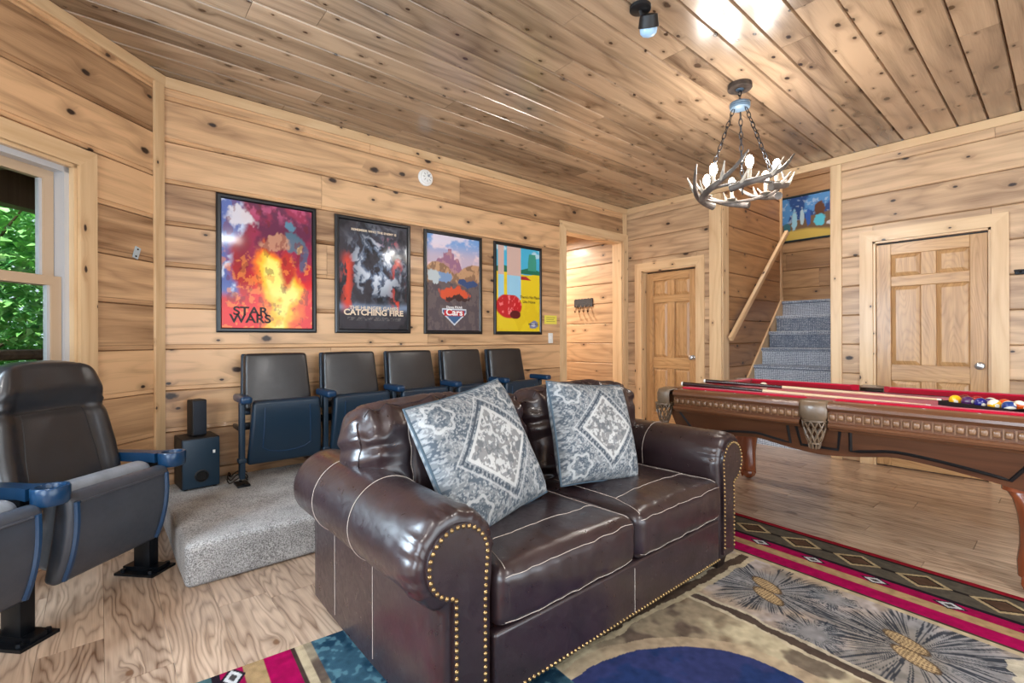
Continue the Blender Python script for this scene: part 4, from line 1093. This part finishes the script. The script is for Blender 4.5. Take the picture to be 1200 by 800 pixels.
def cue(p0, p1, lab):
    p0 = Vector(p0); p1 = Vector(p1); d = (p1-p0); L = d.length; d.normalize()
    root = empty('pool_cue', p0, 0, lab, 'pool cue', 'pool cues'); Q = Vector((0, 0, 1)).rotation_difference(d).to_matrix().to_4x4()
    root.matrix_basis = T(*p0) @ Q
    for nm, a, b, ra, rb, mt in (('butt', 0, .30, .0145, .0125, M_cueb), ('wrap', .301, .5, .0123, .0112, M_black if False else M_cueb), ('shaft', .501, L-.03, .011, .0065, M_cues), ('ferrule', L-.0295, L-.008, .0064, .0064, M_ferr), ('tip', L-.0079, L, .0062, .005, M_pocket)):
        m = MB(); m.lathe([(ra, a), (rb, b)], 12); m.build(nm, mt, root)
    m = MB(); m.lathe([(.012, -.012), (.0145, -.006), (.0145, -.0005)], 12); m.build('bumper', M_ferr, root)
cue((3.135, 1.79, ZT+.0305), (3.495, 0.500, ZF+.0085), 'pool cue lying closest to the carved rail on the red felt')
cue((3.455, 1.79, ZT+.0305), (3.877, 0.507, ZF+.0085), 'pool cue lying beside the cue ball on the red felt')

# ------------------------------------------------------------------ antler chandelier
CH = (3.34, 1.478)
ch = empty('antler_chandelier', (*CH, H), 0, 'antler chandelier with candle bulbs hanging over the pool table', 'chandelier')
M_antler = plain('weathered_antler', S(92,84,78), .5, var=.55, vscale=14); M_horn = plain('pale_antler', S(170,160,146), .5, var=.4, vscale=18)
M_bark = plain('dark_bark', S(60,48,40), .8, var=.4, vscale=30); M_pal = plain('pale_blue_grey_hub', S(84,104,122), .45, .2)
m = MB(); m.lathe([(.075, -.035), (.078, -.03), (.076, 0)], 24); m.build('canopy', M_bark, ch, ang=30)
m = MB(); m.lathe([(.02, -.045), (.028, -.0355)], 16); m.build('canopy_cap', M_pal, ch)
def chain(pts0, pts1, nl, r, name):
    p0 = Vector(pts0); p1 = Vector(pts1); d = (p1-p0)/nl; m = MB(); q = Vector((0, 0, 1)).rotation_difference(d.normalized()).to_matrix().to_4x4()
    for k in range(nl):
        c = p0+d*(k+.5); l = d.length*.66
        pts = [(r*math.cos(a), 0, l*math.sin(a)) for a in np.linspace(0, 2*PI, 13)[:-1]]
        m.tube(pts, r*.26, 5, True, T(*c) @ q @ RZ((k % 2)*PI/2))
    return m.build(name, M_blackm, ch)
chain((0, 0, -.05), (0, 0, -.13), 3, .011, 'chain')
m = MB(); m.lathe([(.03, -.175), (.062, -.165), (.066, -.15), (.06, -.145), (.066, -.14), (.064, -.128), (.01, -.125)], 24); m.build('hub', M_pal, ch, ang=35)
RZc = 2.15-H
for k in range(3):
    a = R(20+120*k); chain((.045*math.cos(a), .045*math.sin(a), -.175), (.23*math.cos(a), .23*math.sin(a), RZc+.06), 13, .0115, 'chain')
for k in range(6):
    a0 = R(60*k+10); rn = random.Random(k); pts = []; rad = []
    for t_ in np.linspace(0, 1, 14):
        a = a0+R(82)*t_; rr = .245+.045*t_+.045*t_**3; pts.append((rr*math.cos(a), rr*math.sin(a), RZc-.025+.03*math.sin(t_*3)+.20*t_**4)); rad.append(.021*(1-t_)**.6+.005)
    m = MB(); m.tube(pts, rad, 9); ant = m.build('antler', M_antler, ch)
    for ti, (t_, hgt, sp_) in enumerate(((.2, .085, .05), (.42, .07, -.04), (.64, .10, .05))):
        b = Vector(pts[int(t_*13)]); a = a0+R(82)*t_; od = Vector((math.cos(a), math.sin(a), 0)); td = Vector((-od.y, od.x, 0))
        q = [b+od*(sp_*s_*1.2)+td*(.05*s_)+Vector((0, 0, hgt*s_**1.4)) for s_ in np.linspace(0, 1, 7)]
        m = MB(); m.tube(q, [.013*(1-s_)+.003 for s_ in np.linspace(0, 1, 7)], 7); m.build('tine', M_horn, ant)
m = MB(); m.tube([(.235*math.cos(a), .235*math.sin(a), RZc+.01) for a in np.linspace(0, 2*PI, 33)[:-1]], .010, 6, True); m.build('ring', M_antler, ch)
M_bulb = plain('lit_bulb', (1, .95, .88, 1), .3, emit=(1, .93, .84, 1), es=60)
for k in range(6):
    a = R(60*k+38); x_, y_ = .225*math.cos(a), .225*math.sin(a)
    m = MB(); m.lathe([(.034, RZc+.025), (.036, RZc+.03), (.012, RZc+.034), (.0125, RZc+.10), (.010, RZc+.104)], 14, T(x_, y_, 0)); cd = m.build('candle', M_horn, ch, ang=35)
    m = MB(); m.lathe([(.011, RZc+.105), (.02, RZc+.12), (.0245, RZc+.14), (.022, RZc+.16), (.012, RZc+.178), (.0005, RZc+.184)], 12, T(x_, y_, 0)); m.build('bulb', M_bulb, cd)
    d = bpy.data.lights.new('chandelier_lamp', 'POINT'); d.energy = 4.5; d.color = (1, .95, .89); d.shadow_soft_size = .03
    lo = bpy.data.objects.new('chandelier_lamp', d); COL.objects.link(lo); lo.parent = ch; lo.location = (x_, y_, RZc+.225)

# ------------------------------------------------------------------ framed posters
M_print = vcol('poster_print', .5, coat=.45, rrough=.08)
def gsh(y): return y
def frame(root, W, Hh, bw=.034, dp=.022, mat=None):
    pr = [(0, 0), (0, dp*.7), (bw*.3, dp), (bw*.75, dp), (bw, dp*.4), (bw, 0)]    # (inward, out)
    cs = [(-W/2, -Hh/2), (W/2, -Hh/2), (W/2, Hh/2), (-W/2, Hh/2)]; sg = [(1, 1), (-1, 1), (-1, -1), (1, -1)]
    for k in range(4):
        j = (k+1) % 4; secs = []
        for i in (k, j): secs.append([(cs[i][0]+sg[i][0]*a, -d, cs[i][1]+sg[i][1]*a) for a, d in pr])
        m = MB(); m.loft(secs); m.build('frame_side', mat or M_frame, root, smooth=False)
def poster(X0, X1, z0, z1, lab, colf, texts, nm='framed_poster'):
    W, Hh = X1-X0, z1-z0; root = empty(nm, ((X0+X1)/2, YA-.001, (z0+z1)/2), 0, lab, 'poster', 'framed posters above the theatre seats')
    frame(root, W, Hh)
    w2, h2 = W-.06, Hh-.06
    grid_mesh('print', 150, 220, lambda U, V: ((U-.5)*w2, 0*U-.009, (V-.5)*h2), colf, M_print, root)
    m = MB(); m.box(-w2/2, -.008, -h2/2, w2/2, -.0, h2/2); m.build('backing', M_black, root, smooth=False)
    for body, size, u, v, mat, sx in texts:
        text_mesh('lettering', body, size, mat, root, T((u-.5)*w2, -.0098, (v-.5)*h2) @ RX(PI/2), .0003, sx, bold=.0022 if size > .05 else .0006)
    return root
def warp(U, V, seed, amp=.12, f=7): return U+amp*(fbm(U*f, V*f, seed)-.5)*2, V+amp*(fbm(U*f+5, V*f+3, seed+7)-.5)*2
def base(U, c): return np.zeros(U.shape+(3,))+np.array(c[:3])
def art_fire(U, V):
    n = fbm(U*4, V*6, 1); n2 = fbm(U*9, V*9, 2); c = base(U, S(150,30,70))
    c = mixn(c, S(96,22,62), sstep(.45, .6, n)*sstep(.5, .8, V)); c = mixn(c, S(206,90,130), sstep(.55, .7, n2)*sstep(.8, .95, V)*.6)
    c = mixn(c, S(225,28,26), (1-sstep(.28, .55, V+(n-.5)*.5)))
    c = mixn(c, S(120,16,24), (1-sstep(.02, .2, U-.15+.3*(n-.5)))*sstep(.1, .4, V)*.6)
    k = (1-sstep(.0, .1, U-.10-.12*(n2-.5)-.08*np.sin(V*9)))*sstep(.22, .3, V); c = mixn(c, S(86,104,170), k); c = mixn(c, S(205,215,235), k*sstep(.5, .65, n2))
    cx = .62-.1*V+.1*np.sin(V*7); d = np.abs(U-cx)/(.28*(1-.55*V)+.02)+(n-.5)*1.3+np.maximum(0, V-.5)*3.2
    c = mixn(c, S(240,110,30), 1-sstep(.75, 1.05, d)); c = mixn(c, S(248,196,50), 1-sstep(.5, .8, d)); c = mixn(c, S(252,236,120), 1-sstep(.2, .55, d))
    c = mixn(c, S(190,40,30), (1-sstep(.05, .12, np.hypot((U-.7), (V-.5)*.6)+(n2-.5)*.1)))
    # plain blocks of cool tones standing in for the figure
    WU, WV = warp(U, V, 101, .07, 9)
    for (u, v, ru, rv, col) in ((.78, .72, .10, .10, S(70,112,130)), (.74, .86, .07, .05, S(80,136,160)), (.88, .58, .07, .12, S(64,90,120)), (.55, .70, .20, .05, S(196,140,110)), (.24, .88, .16, .07, S(222,216,220)), (.82, .66, .04, .04, S(210,180,120))):
        c = mixn(c, col, (1-sstep(.7, 1.1, np.hypot((WU-u)/ru, (WV-v)/rv)+(n2-.5)*1.2))*.85)
    c = mixn(c, S(250,150,60), sstep(.6, .66, fbm(U*13, V*17, 19))*.5*(1-sstep(.5, .7, V))); c = mixn(c, S(110,10,20), sstep(.62, .68, fbm(U*15, V*13, 29))*.5)
    return c
def art_dark(U, V):
    n = fbm(U*5, V*6, 11); n2 = fbm(U*9+n*3, V*9-n*2, 12); c = base(U, S(52,50,58)); c = mixn(c, S(24,26,34), sstep(.45, .62, n))
    k = np.exp(-(((U-.55)/.32)**2+((V-.6)/.25)**2)); c = mixn(c, S(120,140,170), k*sstep(.4, .6, n2)); c = mixn(c, S(232,238,246), k*sstep(.53, .66, n2)*.95)
    c = mixn(c, S(150,170,200), np.exp(-((V-.2-.02*n2)/.03)**2)*.6)
    e = np.exp(-(((np.abs(U-.48)-.36)/.07)**2))*sstep(.12, .25, V)*(1-sstep(.6, .75, V)); c = mixn(c, S(216,70,50), e*sstep(.5, .62, fbm(U*14, V*9, 15)))
    c = mixn(c, S(180,30,36), np.exp(-(((U-.72)/.12)**2+((V-.83)/.04)**2))*sstep(.5, .6, n2))
    c = mixn(c, S(120,116,112), ((V > .085) & (V < .115) & (fbm(U*70, V*120, 17, 1) > .5) & (U > .12) & (U < .9))*.5)
    return c
def art_desert(U, V):
    n = fbm(U*6, V*6, 21); n2 = fbm(U*16, V*16, 22); c = base(U, S(118,160,214)); c = mixn(c, S(236,220,228), sstep(.45, .62, fbm(U*4, V*9, 23))*.8); c = mixn(c, S(240,190,170), (1-sstep(.75, .95, V))*.5)
    butte = .66+.10*sstep(.12, .2, U)*(1-sstep(.58, .66, U))+.06*((U > .3) & (U < .5))+.05*((U > .38) & (U < .45))+.03*((U > .8) & (U < .9))+(n2-.5)*.05
    c = mixn(c, S(150,104,132), 1-sstep(-.008, .008, V-butte)); c = mixn(c, S(186,140,140), (1-sstep(-.008, .008, V-butte))*sstep(.5, .62, n2)*.7)
    rock = .66+.05*np.sin(U*9)+(n-.5)*.1; c = mixn(c, S(190,148,110), 1-sstep(-.01, .01, V-rock)); c = mixn(c, S(122,90,70), (1-sstep(-.01, .01, V-rock))*sstep(.48, .58, n2)*.8)
    road = .5; c = mixn(c, S(84,74,80), 1-sstep(-.02, .04, V-road+(n-.5)*.06)); c = mixn(c, S(116,102,100), (1-sstep(-.02, .04, V-road))*sstep(.5, .6, n2)*.5)
    WU, WV = warp(U, V, 131, .05, 10)
    for (u, v, ru, rv, col) in ((.5, .40, .28, .075, S(214,84,50)), (.58, .345, .24, .03, S(60,34,36)), (.30, .56, .18, .06, S(120,150,190)), (.76, .52, .2, .045, S(50,74,120)), (.12, .56, .12, .07, S(186,196,200))):
        c = mixn(c, col, 1-sstep(.85, 1.05, np.hypot((WU-u)/ru, (WV-v)/rv)+(n2-.5)*.8))
    x = (U-.5)/.23; y = (V-.16)/.1
    sh = ((y < .75) & (y > -1+np.abs(x)*1.3-.05) & (np.abs(x) < 1)); sh2 = ((y < .62) & (y > -.86+np.abs(x)*1.3) & (np.abs(x) < .93)); bar = ((y < .55) & (y > -.05) & (np.abs(x) < .82))
    c = mixn(c, S(206,214,224), sh*1.0); c = mixn(c, S(60,96,140), sh2*1.0); c = mixn(c, S(190,34,40), bar*1.0)
    return c
def art_yellow(U, V):
    n = fbm(U*6, V*6, 31); n2 = fbm(U*22, V*22, 32); c = base(U, S(232,204,36)); c = mixn(c, S(214,178,22), sstep(.5, .62, n)*.4)
    sky = V > .70+(.02*np.sin(U*7)); c = mixn(c, S(70,176,214), sky*1.0); c = mixn(c, S(196,226,236), sky*sstep(.52, .62, n)*.8)
    c = mixn(c, S(30,110,84), ((V > .695) & (V < .75+.02*np.sin(U*10)))*1.0)
    tw = (np.abs(U-.82) < .10-.25*np.maximum(0, V-.84)) & (V > .74) & (V < .94); c = mixn(c, S(60,150,130), tw*1.0)
    c = mixn(c, S(176,44,48), ((V > .62) & (V < .66) & (U > .4) & (U < .8-(V-.62)*3)))
    for (u0, u1) in ((.04, .17), (.24, .55)):     # plain vertical colour bands
        b = (U > u0) & (U < u1)
        c = mixn(c, S(206,176,166), (b & (V > .63))*1.0); c = mixn(c, S(150,204,232), (b & (V <= .66) & (V > .38))*1.0)
    red = (1-sstep(.9, 1.02, np.hypot((U-.28)/.30, (V-.30)/.15)))*(V < .43); c = mixn(c, S(196,28,38), red); c = mixn(c, S(240,120,124), red*sstep(.6, .66, n2)); 
    c = mixn(c, S(96,18,26), ((np.hypot((U-.42)/.12, (V-.2)/.05) < 1))*1.0)
    lg = np.hypot((U-.85)/.12, (V-.085)/.05)+(n2-.5)*.8; c = mixn(c, S(120,128,170), (1-sstep(.8, 1, lg))); c = mixn(c, S(230,232,236), (1-sstep(.3, .5, lg))*.8)
    return c
TXD = plain('lettering_dark', S(40,8,10), .5); TXW = plain('lettering_cream', S(226,206,180), .5); TXW2 = plain('lettering_white', S(240,240,240), .5); TXB = plain('lettering_brown', S(70,56,20), .5)
poster(.624, 1.307, 1.215, 2.192, 'black framed poster of red and yellow flames, next to the window wall', art_fire, [('STAR', .085, .30, .105, TXD, 1.15), ('WARS', .085, .30, .045, TXD, 1.15)])
poster(1.455, 2.136, 1.215, 2.182, 'black framed dark smoky poster with red sparks', art_dark, [('THE HUNGER GAMES', .042, .5, .185, TXW, 1.1), ('CATCHING FIRE', .066, .5, .135, TXW, 1.12), ('REMEMBER WHO THE ENEMY IS', .026, .5, .91, TXW, 1.1)])
poster(2.278, 2.946, 1.212, 2.182, 'black framed poster of desert buttes and a grey road', art_desert, [('Cars', .085, .5, .165, TXW2, 1.2), ('Disney PIXAR', .032, .5, .238, TXW2, 1.0)])
poster(3.101, 3.789, 1.210, 2.178, 'black framed yellow poster with red, white and blue shapes', art_yellow, [("There's No Place", .042, .76, .40, TXB, 1.0), ('Like Home', .042, .74, .345, TXB, 1.0), ('Wizard of Oz', .03, .84, .08, TXD, .9)])

# picture at the head of the stairs
def art_hill(U, V):
    n = fbm(U*6, V*4, 41); n2 = fbm(U*20, V*14, 42); c = base(U, S(84,140,196)); c = mixn(c, S(40,72,130), sstep(.45, .6, n)); c = mixn(c, S(190,206,220), sstep(.6, .68, n2)*.5)
    hill = .35+.25*U+(n-.5)*.1; c = mixn(c, S(116,90,66), 1-sstep(-.02, .02, V-hill)); gr = .16+.05*n; c = mixn(c, S(206,174,84), 1-sstep(-.04, .04, V-gr-.05*np.sin(U*5)))
    for (u, v, ru, rv, col) in ((.30, .45, .04, .26, S(150,196,214)), (.40, .5, .03, .2, S(176,200,210)), (.48, .48, .035, .22, S(50,92,170)), (.62, .62, .07, .2, S(96,60,40)), (.62, .38, .08, .14, S(90,190,210)), (.80, .3, .1, .08, S(206,206,210)), (.2, .3, .05, .12, S(60,110,120))):
        c = mixn(c, col, 1-sstep(.8, 1.05, np.hypot((U-u)/ru, (V-v)/rv)+(n2-.5)*.7))
    return c
pc = empty('framed_picture', (8.099, 2.55, 2.985), -PI/2, 'dark framed blue and ochre picture on the wall above the stairs', 'picture')
frame(pc, 1.10, .70, .03, .02, plain('dark_green_frame', S(20,40,46), .4))
grid_mesh('print', 160, 100, lambda U, V: ((U-.5)*1.05, 0*U-.009, (V-.5)*.65), art_hill, M_print, pc)
m = MB(); m.box(-.525, -.008, -.325, .525, 0, .325); m.build('backing', M_black, pc, smooth=False)

# ------------------------------------------------------------------ area rug
def rug_col(U, V):
    W, L = RUG
    a = (1-U)*W; al = U*W; b = (1-V)*L          # distances from right, left and back edge
    X = U*W; n = fbm(X*9, b*9, 51); n2 = fbm(X*40, b*40, 52, 2); n3 = fbm(X*3, b*3, 53)
    c = base(U, S(160,144,120))
    # centre field: stone-like patches
    c = mixn(c, S(206,192,160), sstep(.48, .6, n3)); c = mixn(c, S(120,98,78), sstep(.54, .66, fbm(X*4+9, b*4, 54))*.85); c = mixn(c, S(88,72,66), sstep(.6, .7, fbm(X*5, b*5+4, 55))*.8)
    def strokes(c, px, pb, r0, seed, cone=True):
        dx = (a-px); dy = (b-pb); r = np.hypot(dx, dy); an = np.arctan2(dy, dx)
        nn_ = vnoise(an*52+60+2*vnoise(r*14, an*3+9, seed+5), r*7+seed, seed); rl = r0*(.72+.5*vnoise(an*4+30, 0*r+seed, seed+1))
        c = mixn(c, S(116,126,134), (1-sstep(rl*.6, rl, r))*.55)
        c = mixn(c, S(40,48,60), sstep(.52, .62, nn_)*(1-sstep(rl*.85, rl, r))*sstep(.03, .07, r)*.9)
        if cone:
            for (ox, oy) in ((.05, .022), (-.04, -.028)):
                e = np.hypot((dx-ox-.35*(dy-oy))/.04, (dy-oy)/.078); tex = np.sin((dx+dy)*260+3*vnoise(a*40, b*40, 5))*np.sin((dx-dy)*260+3*vnoise(a*40+9, b*40, 6))
                c = mixn(c, S(196,168,126), (e < 1)*1.0); c = mixn(c, S(84,62,46), ((e < 1) & (tex > .1))*.8); c = mixn(c, S(70,52,40), ((e > .88) & (e < 1.05))*.7)
        return c
    pan = (a > .56) & (a < 1.13)
    pc_ = mixn(base(U, S(188,166,142)), S(186,174,168), sstep(.4, .6, n3)); pc_ = mixn(pc_, S(150,128,104), sstep(.55, .7, n)*.5)
    pc_ = strokes(pc_, .83, .86, .27, 61); pc_ = strokes(pc_, .84, 1.38, .36, 67); pc_ = strokes(pc_, .68, 1.06, .10, 71, False); pc_ = strokes(pc_, 1.02, 1.12, .13, 73, False)
    c = np.where(pan[..., None], pc_, c)
    wob = (n-.5)*.05
    for (pos_, w_) in ((1.13, .022),):
        d = np.abs(a-pos_-wob); c = mixn(c, S(214,200,172), (d < w_*1.8)*.8); c = mixn(c, S(74,58,52), (d < w_)*.95)
    d = np.abs(b-.62-wob); k = (a > .56) & (al > .6); c = mixn(c, S(208,190,156), ((d < .05) & k)*.8); c = mixn(c, S(78,60,50), ((d < .022) & k)*.95)
    d = np.abs(b-1.72-wob*2); k = (a > .56) & (a < 1.13); c = mixn(c, S(222,210,184), ((d < .10) & k)*.8); c = mixn(c, S(104,88,84), ((d < .05) & k)*.95)
    # big dark blue shape in the centre field
    e = np.hypot((a-1.85)/.52, (b-1.20)/.46)+(n-.5)*.06; c = mixn(c, S(198,176,146), (e < 1.12)*.7); c = mixn(c, S(56,64,112), (e < 1)*1.0); c = mixn(c, S(30,60,110), ((e < 1))*sstep(.5, .62, n)*.6)
    # left panel, bluish cast of the shadow there painted into the colour
    lp = (al > .6) & (al < 1.25); cl = mixn(base(U, S(58,92,110)), S(30,62,84), sstep(.45, .6, n)); cl = mixn(cl, S(100,140,150), sstep(.58, .68, n2)*.6); c = np.where(lp[..., None], cl, c)
    # striped border on both long edges
    for e_, mir in ((a, 0), (al, 1)):
        k = e_ < .57
        s = base(U, S(92,84,72)) if not mir else base(U, S(70,100,104))  # left border goes teal: shadow tint painted into the weave colour
        s = mixn(s, S(150,24,40), (e_ < .04)*1.0); s = mixn(s, S(40,32,30), ((e_ > .04) & (e_ < .055))*1.0)
        ph = ((b-.05)/.268) % 1.0-.5; dy = np.abs(ph)*.268
        q = dy/.108+np.abs(e_-.165)/.082
        s = mixn(s, S(30,26,26), ((np.abs(e_-.165) < .012))*.9)
        s = mixn(s, S(186,164,124), (q < 1.0)*1.0); s = mixn(s, S(34,28,26), (q < .74)*1.0); s = mixn(s, S(92,68,52), (q < .6)*1.0)
        s = mixn(s, S(34,24,34), ((e_ > .275) & (e_ < .30))*1.0)
        s = mixn(s, S(160,8,74), ((e_ > .30) & (e_ < .37))*1.0)
        s = mixn(s, S(178,146,104), ((e_ > .37) & (e_ < .435))*1.0)
        s = mixn(s, S(168,6,80), ((e_ > .435) & (e_ < .525))*1.0)
        s = mixn(s, S(70,54,48), ((e_ > .525) & (e_ < .54))*1.0); s = mixn(s, S(196,176,144), ((e_ > .54))*1.0)
        ph2 = ((b-.18)/.268) % 1.0-.5; q2 = np.abs(ph2)*.268/.062+np.abs(e_-.335)/.04
        s = mixn(s, S(40,30,40), (q2 < 1)*1.0); s = mixn(s, S(206,206,206), (q2 < .72)*1.0); s = mixn(s, S(70,66,66), (q2 < .36)*1.0)
        c = np.where(k[..., None], s, c)
    return c*(.52+.42*n2)[..., None]
RUG = (3.20, 2.75)
M_rug = vcol('woven_rug', .95, bump=.7, bscale=380, spec=.08)
rug = empty('area_rug', (3.205, 1.70, 0), R(-4.2), 'lodge style area rug with pine cones and a striped diamond border', 'rug')
def rug_pos(U, V): return ((U-1)*RUG[0], (V-1)*RUG[1], 0*U+.011)
grid_mesh('pile', 880, 756, rug_pos, rug_col, M_rug, rug)
m = MB(); m.box(-RUG[0], -RUG[1], .001, 0, 0, .0105); m.build('backing', plain('rug_edge', S(120,26,44), .95), rug, smooth=False)

# ------------------------------------------------------------------ small things on walls and ceiling
sd = empty('smoke_detector', (2.30, YA, 2.655), 0, 'round white smoke detector high on the poster wall', 'smoke detector')
m = MB(); m.lathe([(.075, 0), (.075, .012), (.07, .018), (.062, .02), (.06, .034), (.05, .042), (.0005, .043)], 28, RX(PI/2)); m.build('housing', M_white, sd, ang=35)
m = MB(); m.lathe([(.012, 0), (.012, .004), (.0005, .0045)], 14, T(.012, -.043, .012) @ RX(PI/2)); m.build('test_button', plain('grey_button', S(150,156,162), .4), sd)
for k in range(8): a = k*PI/4; m = MB(); m.rbox(.02, .003, .004, .001, T(.036*math.cos(a), -.042, .036*math.sin(a)) @ RY(-a), n=1); m.build('vent_slot', M_black, sd)
ls = empty('light_switch', (3.937, YA, 1.17), 0, 'white light switch beside the hall doorway', 'light switch')
m = MB(); m.rbox(.072, .006, .116, .003, T(0, -.003, 0), n=2); m.build('cover_plate', M_white, ls, ang=30)
m = MB(); m.rbox(.012, .012, .026, .002, T(0, -.009, .002) @ RX(.25), n=1); m.build('toggle', M_white, ls, smooth=False)
yn = empty('notice_card', (3.94, YA, 1.38), 0, 'small yellow notice card above the light switch', 'notice')
m = MB(); m.rbox(.20, .003, .10, .001, T(0, -.0015, 0), n=1); m.build('card', plain('yellow_card', S(232,220,90), .6), yn, smooth=False)
for k in range(3): m = MB(); m.box(-.07, -.0034, .022-.022*k, .07-.02*(k % 2), -.003, .026-.022*k); m.build('text_line', TXB, yn, smooth=False)
bq = cpt(-.21, 1.70, 0)
br = empty('metal_bracket', bq, fx, 'small pale metal bracket screwed to the window wall', 'bracket')
m = MB(); m.rbox(.04, .005, .075, .002, T(0, -.003, 0) @ RY(.3), n=1); m.build('plate', plain('zinc', S(196,214,226), .35, .5), br, smooth=False)
for z_ in (-.022, .022): m = MB(); m.lathe([(.006, 0), (.004, .003), (.0005, .0035)], 10, T(z_*.3, -.0055, z_) @ RX(PI/2)); m.build('screw', M_blackm, br)
hk = empty('hook_rack', (5.33, 4.60, 1.67), -PI/2, 'dark cast iron hook rack on the hall wall', 'hook rack')
m = MB(); pts = [(-.17+.34*k/14, .055+.018*abs(math.sin(k*1.3))) for k in range(15)]+[(.17-.34*k/10, -.05) for k in range(11)]
m.prism(pts, 0, .016, lambda a, b, d: (a, -d-.0005, b)); m.build('plate', plain('cast_iron', S(50,52,58), .5, .4, bump=1, bscale=60), hk, smooth=False)
for k in range(4): x_ = -.12+.08*k; m = MB(); m.tube([(x_, -.016, -.03), (x_, -.035, -.08), (x_+.01, -.05, -.12), (x_+.015, -.075, -.13), (x_+.018, -.085, -.10)], [.008, .007, .006, .006, .008], 7); m.build('hook', plain('bronze_hook', S(84,60,40), .4, .6), hk)
wh = empty('wall_hook', (XB, .235, 1.665), -PI/2, 'black cue rack clip on the wall beside the panel door', 'hook')
m = MB(); m.rbox(.10, .012, .04, .004, T(.0, -.006, 0), n=1); m.build('plate', M_blackm, wh, ang=30)
m = MB(); m.tube([(-.02, -.01, 0), (-.03, -.05, .0), (-.05, -.06, .01)], [.01, .009, .006], 8); m.build('prong', M_blackm, wh)
# adjustable spotlight on the ceiling
sl = empty('ceiling_spotlight', (2.16, 1.47, H), 0, 'small black swivel spotlight with bluish lamp on the ceiling', 'spotlight')
m = MB(); m.lathe([(.055, 0), (.055, -.016), (.045, -.022), (.0005, -.0225)], 24); m.build('ceiling_plate', M_black, sl, ang=35)
m = MB(); m.tube([(0, 0, -.02), (.01, -.005, -.05)], .009, 8); m.build('stem', M_black, sl)
q = T(.045, -.02, -.085) @ RY(R(150)) @ RX(R(-20))
m = MB(); m.lathe([(.03, -.05), (.045, -.045), (.052, .0), (.054, .012), (.05, .012), (.047, .0)], 24, q, cap=False); m.build('shade', M_black, sl, ang=40)
m = MB(); m.lathe([(.03, -.01), (.043, .006), (.046, .022), (.042, .04), (.028, .054), (.0005, .06)], 20, q); m.build('lamp', plain('blue_white_lamp', S(170,205,235), .25), sl)

# ------------------------------------------------------------------ lamps added behind the camera; lamps in the hall and above the stairs
def dome(loc, power, lab, col=(1, .97, .93), r=.17):
    root = empty('ceiling_lamp', loc, 0, lab, 'ceiling lamp', kind=None)
    m = MB(); m.lathe([(r+.01, 0), (r+.01, -.02), (r, -.025)], 28); m.build('rim', M_blackm, root)
    m = MB(); m.lathe([(r, -.025), (r*.93, -.055), (r*.7, -.08), (r*.35, -.095), (.0005, -.1)], 28); m.build('shade', plain('lit_opal_glass', (1, .95, .88, 1), .4, emit=(*col, 1), es=6), root)
    d = bpy.data.lights.new('dome_lamp', 'AREA'); d.shape = 'DISK'; d.size = r*2; d.energy = power; d.color = col
    o = bpy.data.objects.new('dome_lamp', d); COL.objects.link(o); o.parent = root; o.location = (0, 0, -.105)
dome((1.6, -1.1, H), 36, 'added opal dome ceiling lamp behind the viewpoint'); dome((-.9, .5, H), 30, 'added opal dome ceiling lamp near the window wall')  # both out of view, added to fill the room with light
dome((4.6, 5.3, 2.7), 52, 'opal dome ceiling lamp in the hall', (1, .93, .80), .13)
dome((6.7, 2.2, 4.4), 30, 'opal dome ceiling lamp above the stairs', (1, .96, .9), .14)
